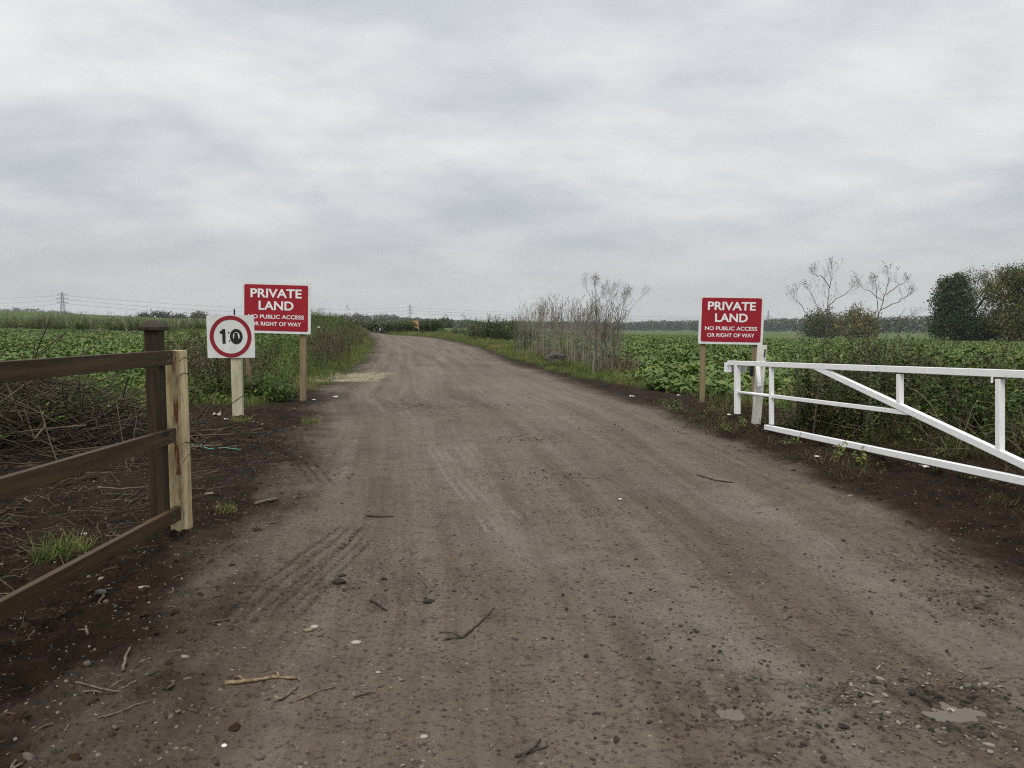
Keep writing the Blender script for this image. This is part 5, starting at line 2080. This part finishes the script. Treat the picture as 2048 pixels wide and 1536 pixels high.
# ------------------------------------------------------------------ brushwood heap behind the fence
mb = MB()
r_ = random.Random(77)
bc = gp(30, 890)
for i in range(760):
    x = bc[0] + r_.gauss(-.1, .95)
    y = bc[1] + r_.gauss(.25, .55)
    e = math.exp(-((x - bc[0] + .1) / 1.4) ** 2 - ((y - bc[1] - .2) / .9) ** 2)
    z = hz_base(np.array([x]), np.array([y]))[0] + e * r_.uniform(.0, .85) + .02
    L = r_.uniform(.35, 1.5)
    az = r_.uniform(0, 6.28)
    el = r_.gauss(0, .45)
    P = []
    p = np.array([x - math.cos(az) * L / 2, y - math.sin(az) * L / 2, z - math.sin(el) * L / 2])
    for k in range(6):
        P.append(p.copy())
        az += r_.gauss(0, .13)
        p = p + np.array([math.cos(az) * math.cos(el), math.sin(az) * math.cos(el), math.sin(el) - .06 * k * .3]) * L / 5
    P = np.array(P)
    zz = hz_base(P[:, 0], P[:, 1]) + .012
    P[:, 2] = np.maximum(P[:, 2], zz)
    rr_ = r_.uniform(.003, .011)
    mb.tube(P, np.linspace(rr_, rr_ * .5, 6), 5, True, r_.random() ** 1.6)
    if r_.random() < .5:
        q = P[3] + np.array([r_.gauss(0, .2), r_.gauss(0, .2), r_.uniform(0, .15)])
        mb.tube([P[3], (P[3] + q) / 2, q], [rr_ * .6, rr_ * .5, rr_ * .3], 4, True, r_.random())
o = mb.build('brushwood', M['brush'], None, True)
tag(o, 'tangled heap of cut brushwood on the mud behind the timber fence', 'brushwood', kind='stuff')
# loose cut stems scattered over the mud behind the fence
mb = MB()
for i in range(330):
    y = r_.uniform(3.3, 9.5)
    x = -2.4 - r_.random() * (y * .665 - 1.9)
    L = r_.uniform(.12, .7)
    az = r_.uniform(0, 6.28)
    P = []
    for k in range(6):
        P.append((x, y))
        az += r_.gauss(0, .2)
        x += math.cos(az) * L / 5
        y += math.sin(az) * L / 5
    P = np.array(P)
    z = hz_full(P[:, 0], P[:, 1]) + .006 + abs(r_.gauss(0, .012))
    rr_ = r_.uniform(.0014, .0042)
    mb.tube(np.column_stack([P, z]), np.linspace(rr_, rr_ * .6, 6), 4, True, r_.random() ** 1.3)
o = mb.build('cut_stems', M['brush'], None, True)
tag(o, 'loose cut stems strewn on the mud between timber fence and brushwood', 'cut stems', kind='stuff')
# thin dead stems through the undergrowth behind the gate
mb = MB()
for i in range(260):
    y = r_.uniform(5, 12)
    x = np.interp(y, [5, 6, 10.1, 12], [4.2, 3.99, 3.32, 3.8]) + r_.uniform(.5, 2.4)
    z = hz_base(np.array([x]), np.array([y]))[0]
    L = r_.uniform(.3, 1.0)
    az, el = r_.uniform(0, 6.28), r_.uniform(.1, 1.3)
    d = np.array([math.cos(az) * math.cos(el), math.sin(az) * math.cos(el), math.sin(el)])
    P = [np.array([x, y, z + r_.uniform(0, .15)]) + d * L * t + np.array([0, 0, -.15 * t * t * L]) for t in np.linspace(0, 1, 5)]
    rr_ = r_.uniform(.002, .005)
    mb.tube(P, np.linspace(rr_, rr_ * .5, 5), 4, True, r_.random())
o = mb.build('dead_stems', M['dry'], None, True)
tag(o, 'thin pale dead stems poking through the undergrowth behind the gate', 'dead stems', kind='stuff')

# ------------------------------------------------------------------ rubbish heap at the bend
mbd, mbw = MB(), MB()
c0 = at(775, 668, 101)
for i in range(420):
    t = r_.random()
    x = np.interp(t, [0, .5, 1], [-22.5, -17.5, -10.5]) + r_.gauss(0, .7)
    y = 100.6 + r_.gauss(.5, .8)
    hh = np.interp(t, [0, .25, .5, .75, 1], [1.7, 1.3, .8, .5, .2])
    z = hz_base(np.array([x]), np.array([y]))[0] + r_.random() * hh
    a = Euler((r_.uniform(0, 3), r_.uniform(0, 3), r_.uniform(0, 3))).to_matrix()
    tgt = mbw if r_.random() < .05 else mbd
    tgt.box((x, y, z), (r_.uniform(.1, .55), r_.uniform(.05, .25), r_.uniform(.02, .16)), a, r_.random())
o = mbd.build('rubbish_heap', M['plastic_dark'])
tag(o, 'dark heap of dumped rubbish at the far bend, left of the notice board', 'rubbish', kind='stuff')
mbw.build('pale_rubbish', M['litter'], o)
sc_m = [bramble_patch(560 + i, 1.2, 20, .8, 'weed', .09) for i in range(2)]
n = 70
px = rng.uniform(-30, -9, n)
py = 102.2 + rng.normal(0, .8, n)
gn_scatter('heap_weeds', 'weeds growing over and beside the rubbish heap', 'weeds', with_z(px, py, .2), rotz(n, .1), rng.uniform(.8, 1.9, n), sc_m)
bx = scrap('long white scrap lying on the weedy bank right of the left private land sign', 638, 657, .45, 'litter', 44, lift=.05, y=60)

# small white marker posts in the left field
for lab, u, v, yv, dk in (('white marker post in the left field, leftmost of three', 82, 632, 215, False), ('white marker post with dark top in the left field, middle one', 184, 632, 150, True), ('white marker post in the left field, close above the fence cap', 310, 636, 200, False)):
    p = at(u, v, yv)
    z = hz_base(np.array([p[0]]), np.array([yv]))[0]
    rt = thing('marker_post', lab, 'marker post', (p[0], yv, z))
    k = yv / FPX
    h = max(.6, p[2] - z)
    MB().tube([(0, 0, 0), (0, 0, h)], .5 * k, 6).build('pole', M['dry'], rt)
    MB().box((0, 0, h), (3.2 * k, .1, 2.2 * k)).build('flag_plate', M['litter'], rt)
    if dk:
        MB().box((.6 * k, -.02, h + 2 * k), (2.6 * k, .1, 1.8 * k)).build('dark_top', M['black'], rt)
# rough strip across the left rise
strip = [dead_patch(420 + i, 12, 1.6, (.5, 1.3), 'dock') for i in range(2)] + [weed_patch(430 + i, (.4, 1.0), 14, 1.4, .16, 'weed') for i in range(3)]
n = 520
px = rng.uniform(-105, -30, n)
py = 96 + rng.gamma(1.5, 5.0, n)
k = in_view(px, py)
gn_scatter('rough_strip', 'rough brown and green weeds in a strip across the left field', 'weeds', with_z(px[k], py[k], -.02), rotz(k.sum(), .1), rng.uniform(.8, 1.9, k.sum()), strip)

# ------------------------------------------------------------------ haze
hm = bpy.data.materials.new('haze')
hm.use_nodes = True
ht = hm.node_tree
ht.nodes.clear()
ho = ht.nodes.new('ShaderNodeOutputMaterial')
hv = ht.nodes.new('ShaderNodeVolumePrincipled')
hv.inputs['Color'].default_value = (.90, .94, .97, 1)
hv.inputs['Density'].default_value = .00019
hv.inputs['Anisotropy'].default_value = 0.0
ht.links.new(hv.outputs[0], ho.inputs['Volume'])
hb = MB().box((0, 0, 42), (6300, 6300, 104))
o = hb.build('haze', hm)
tag(o, kind='stuff')
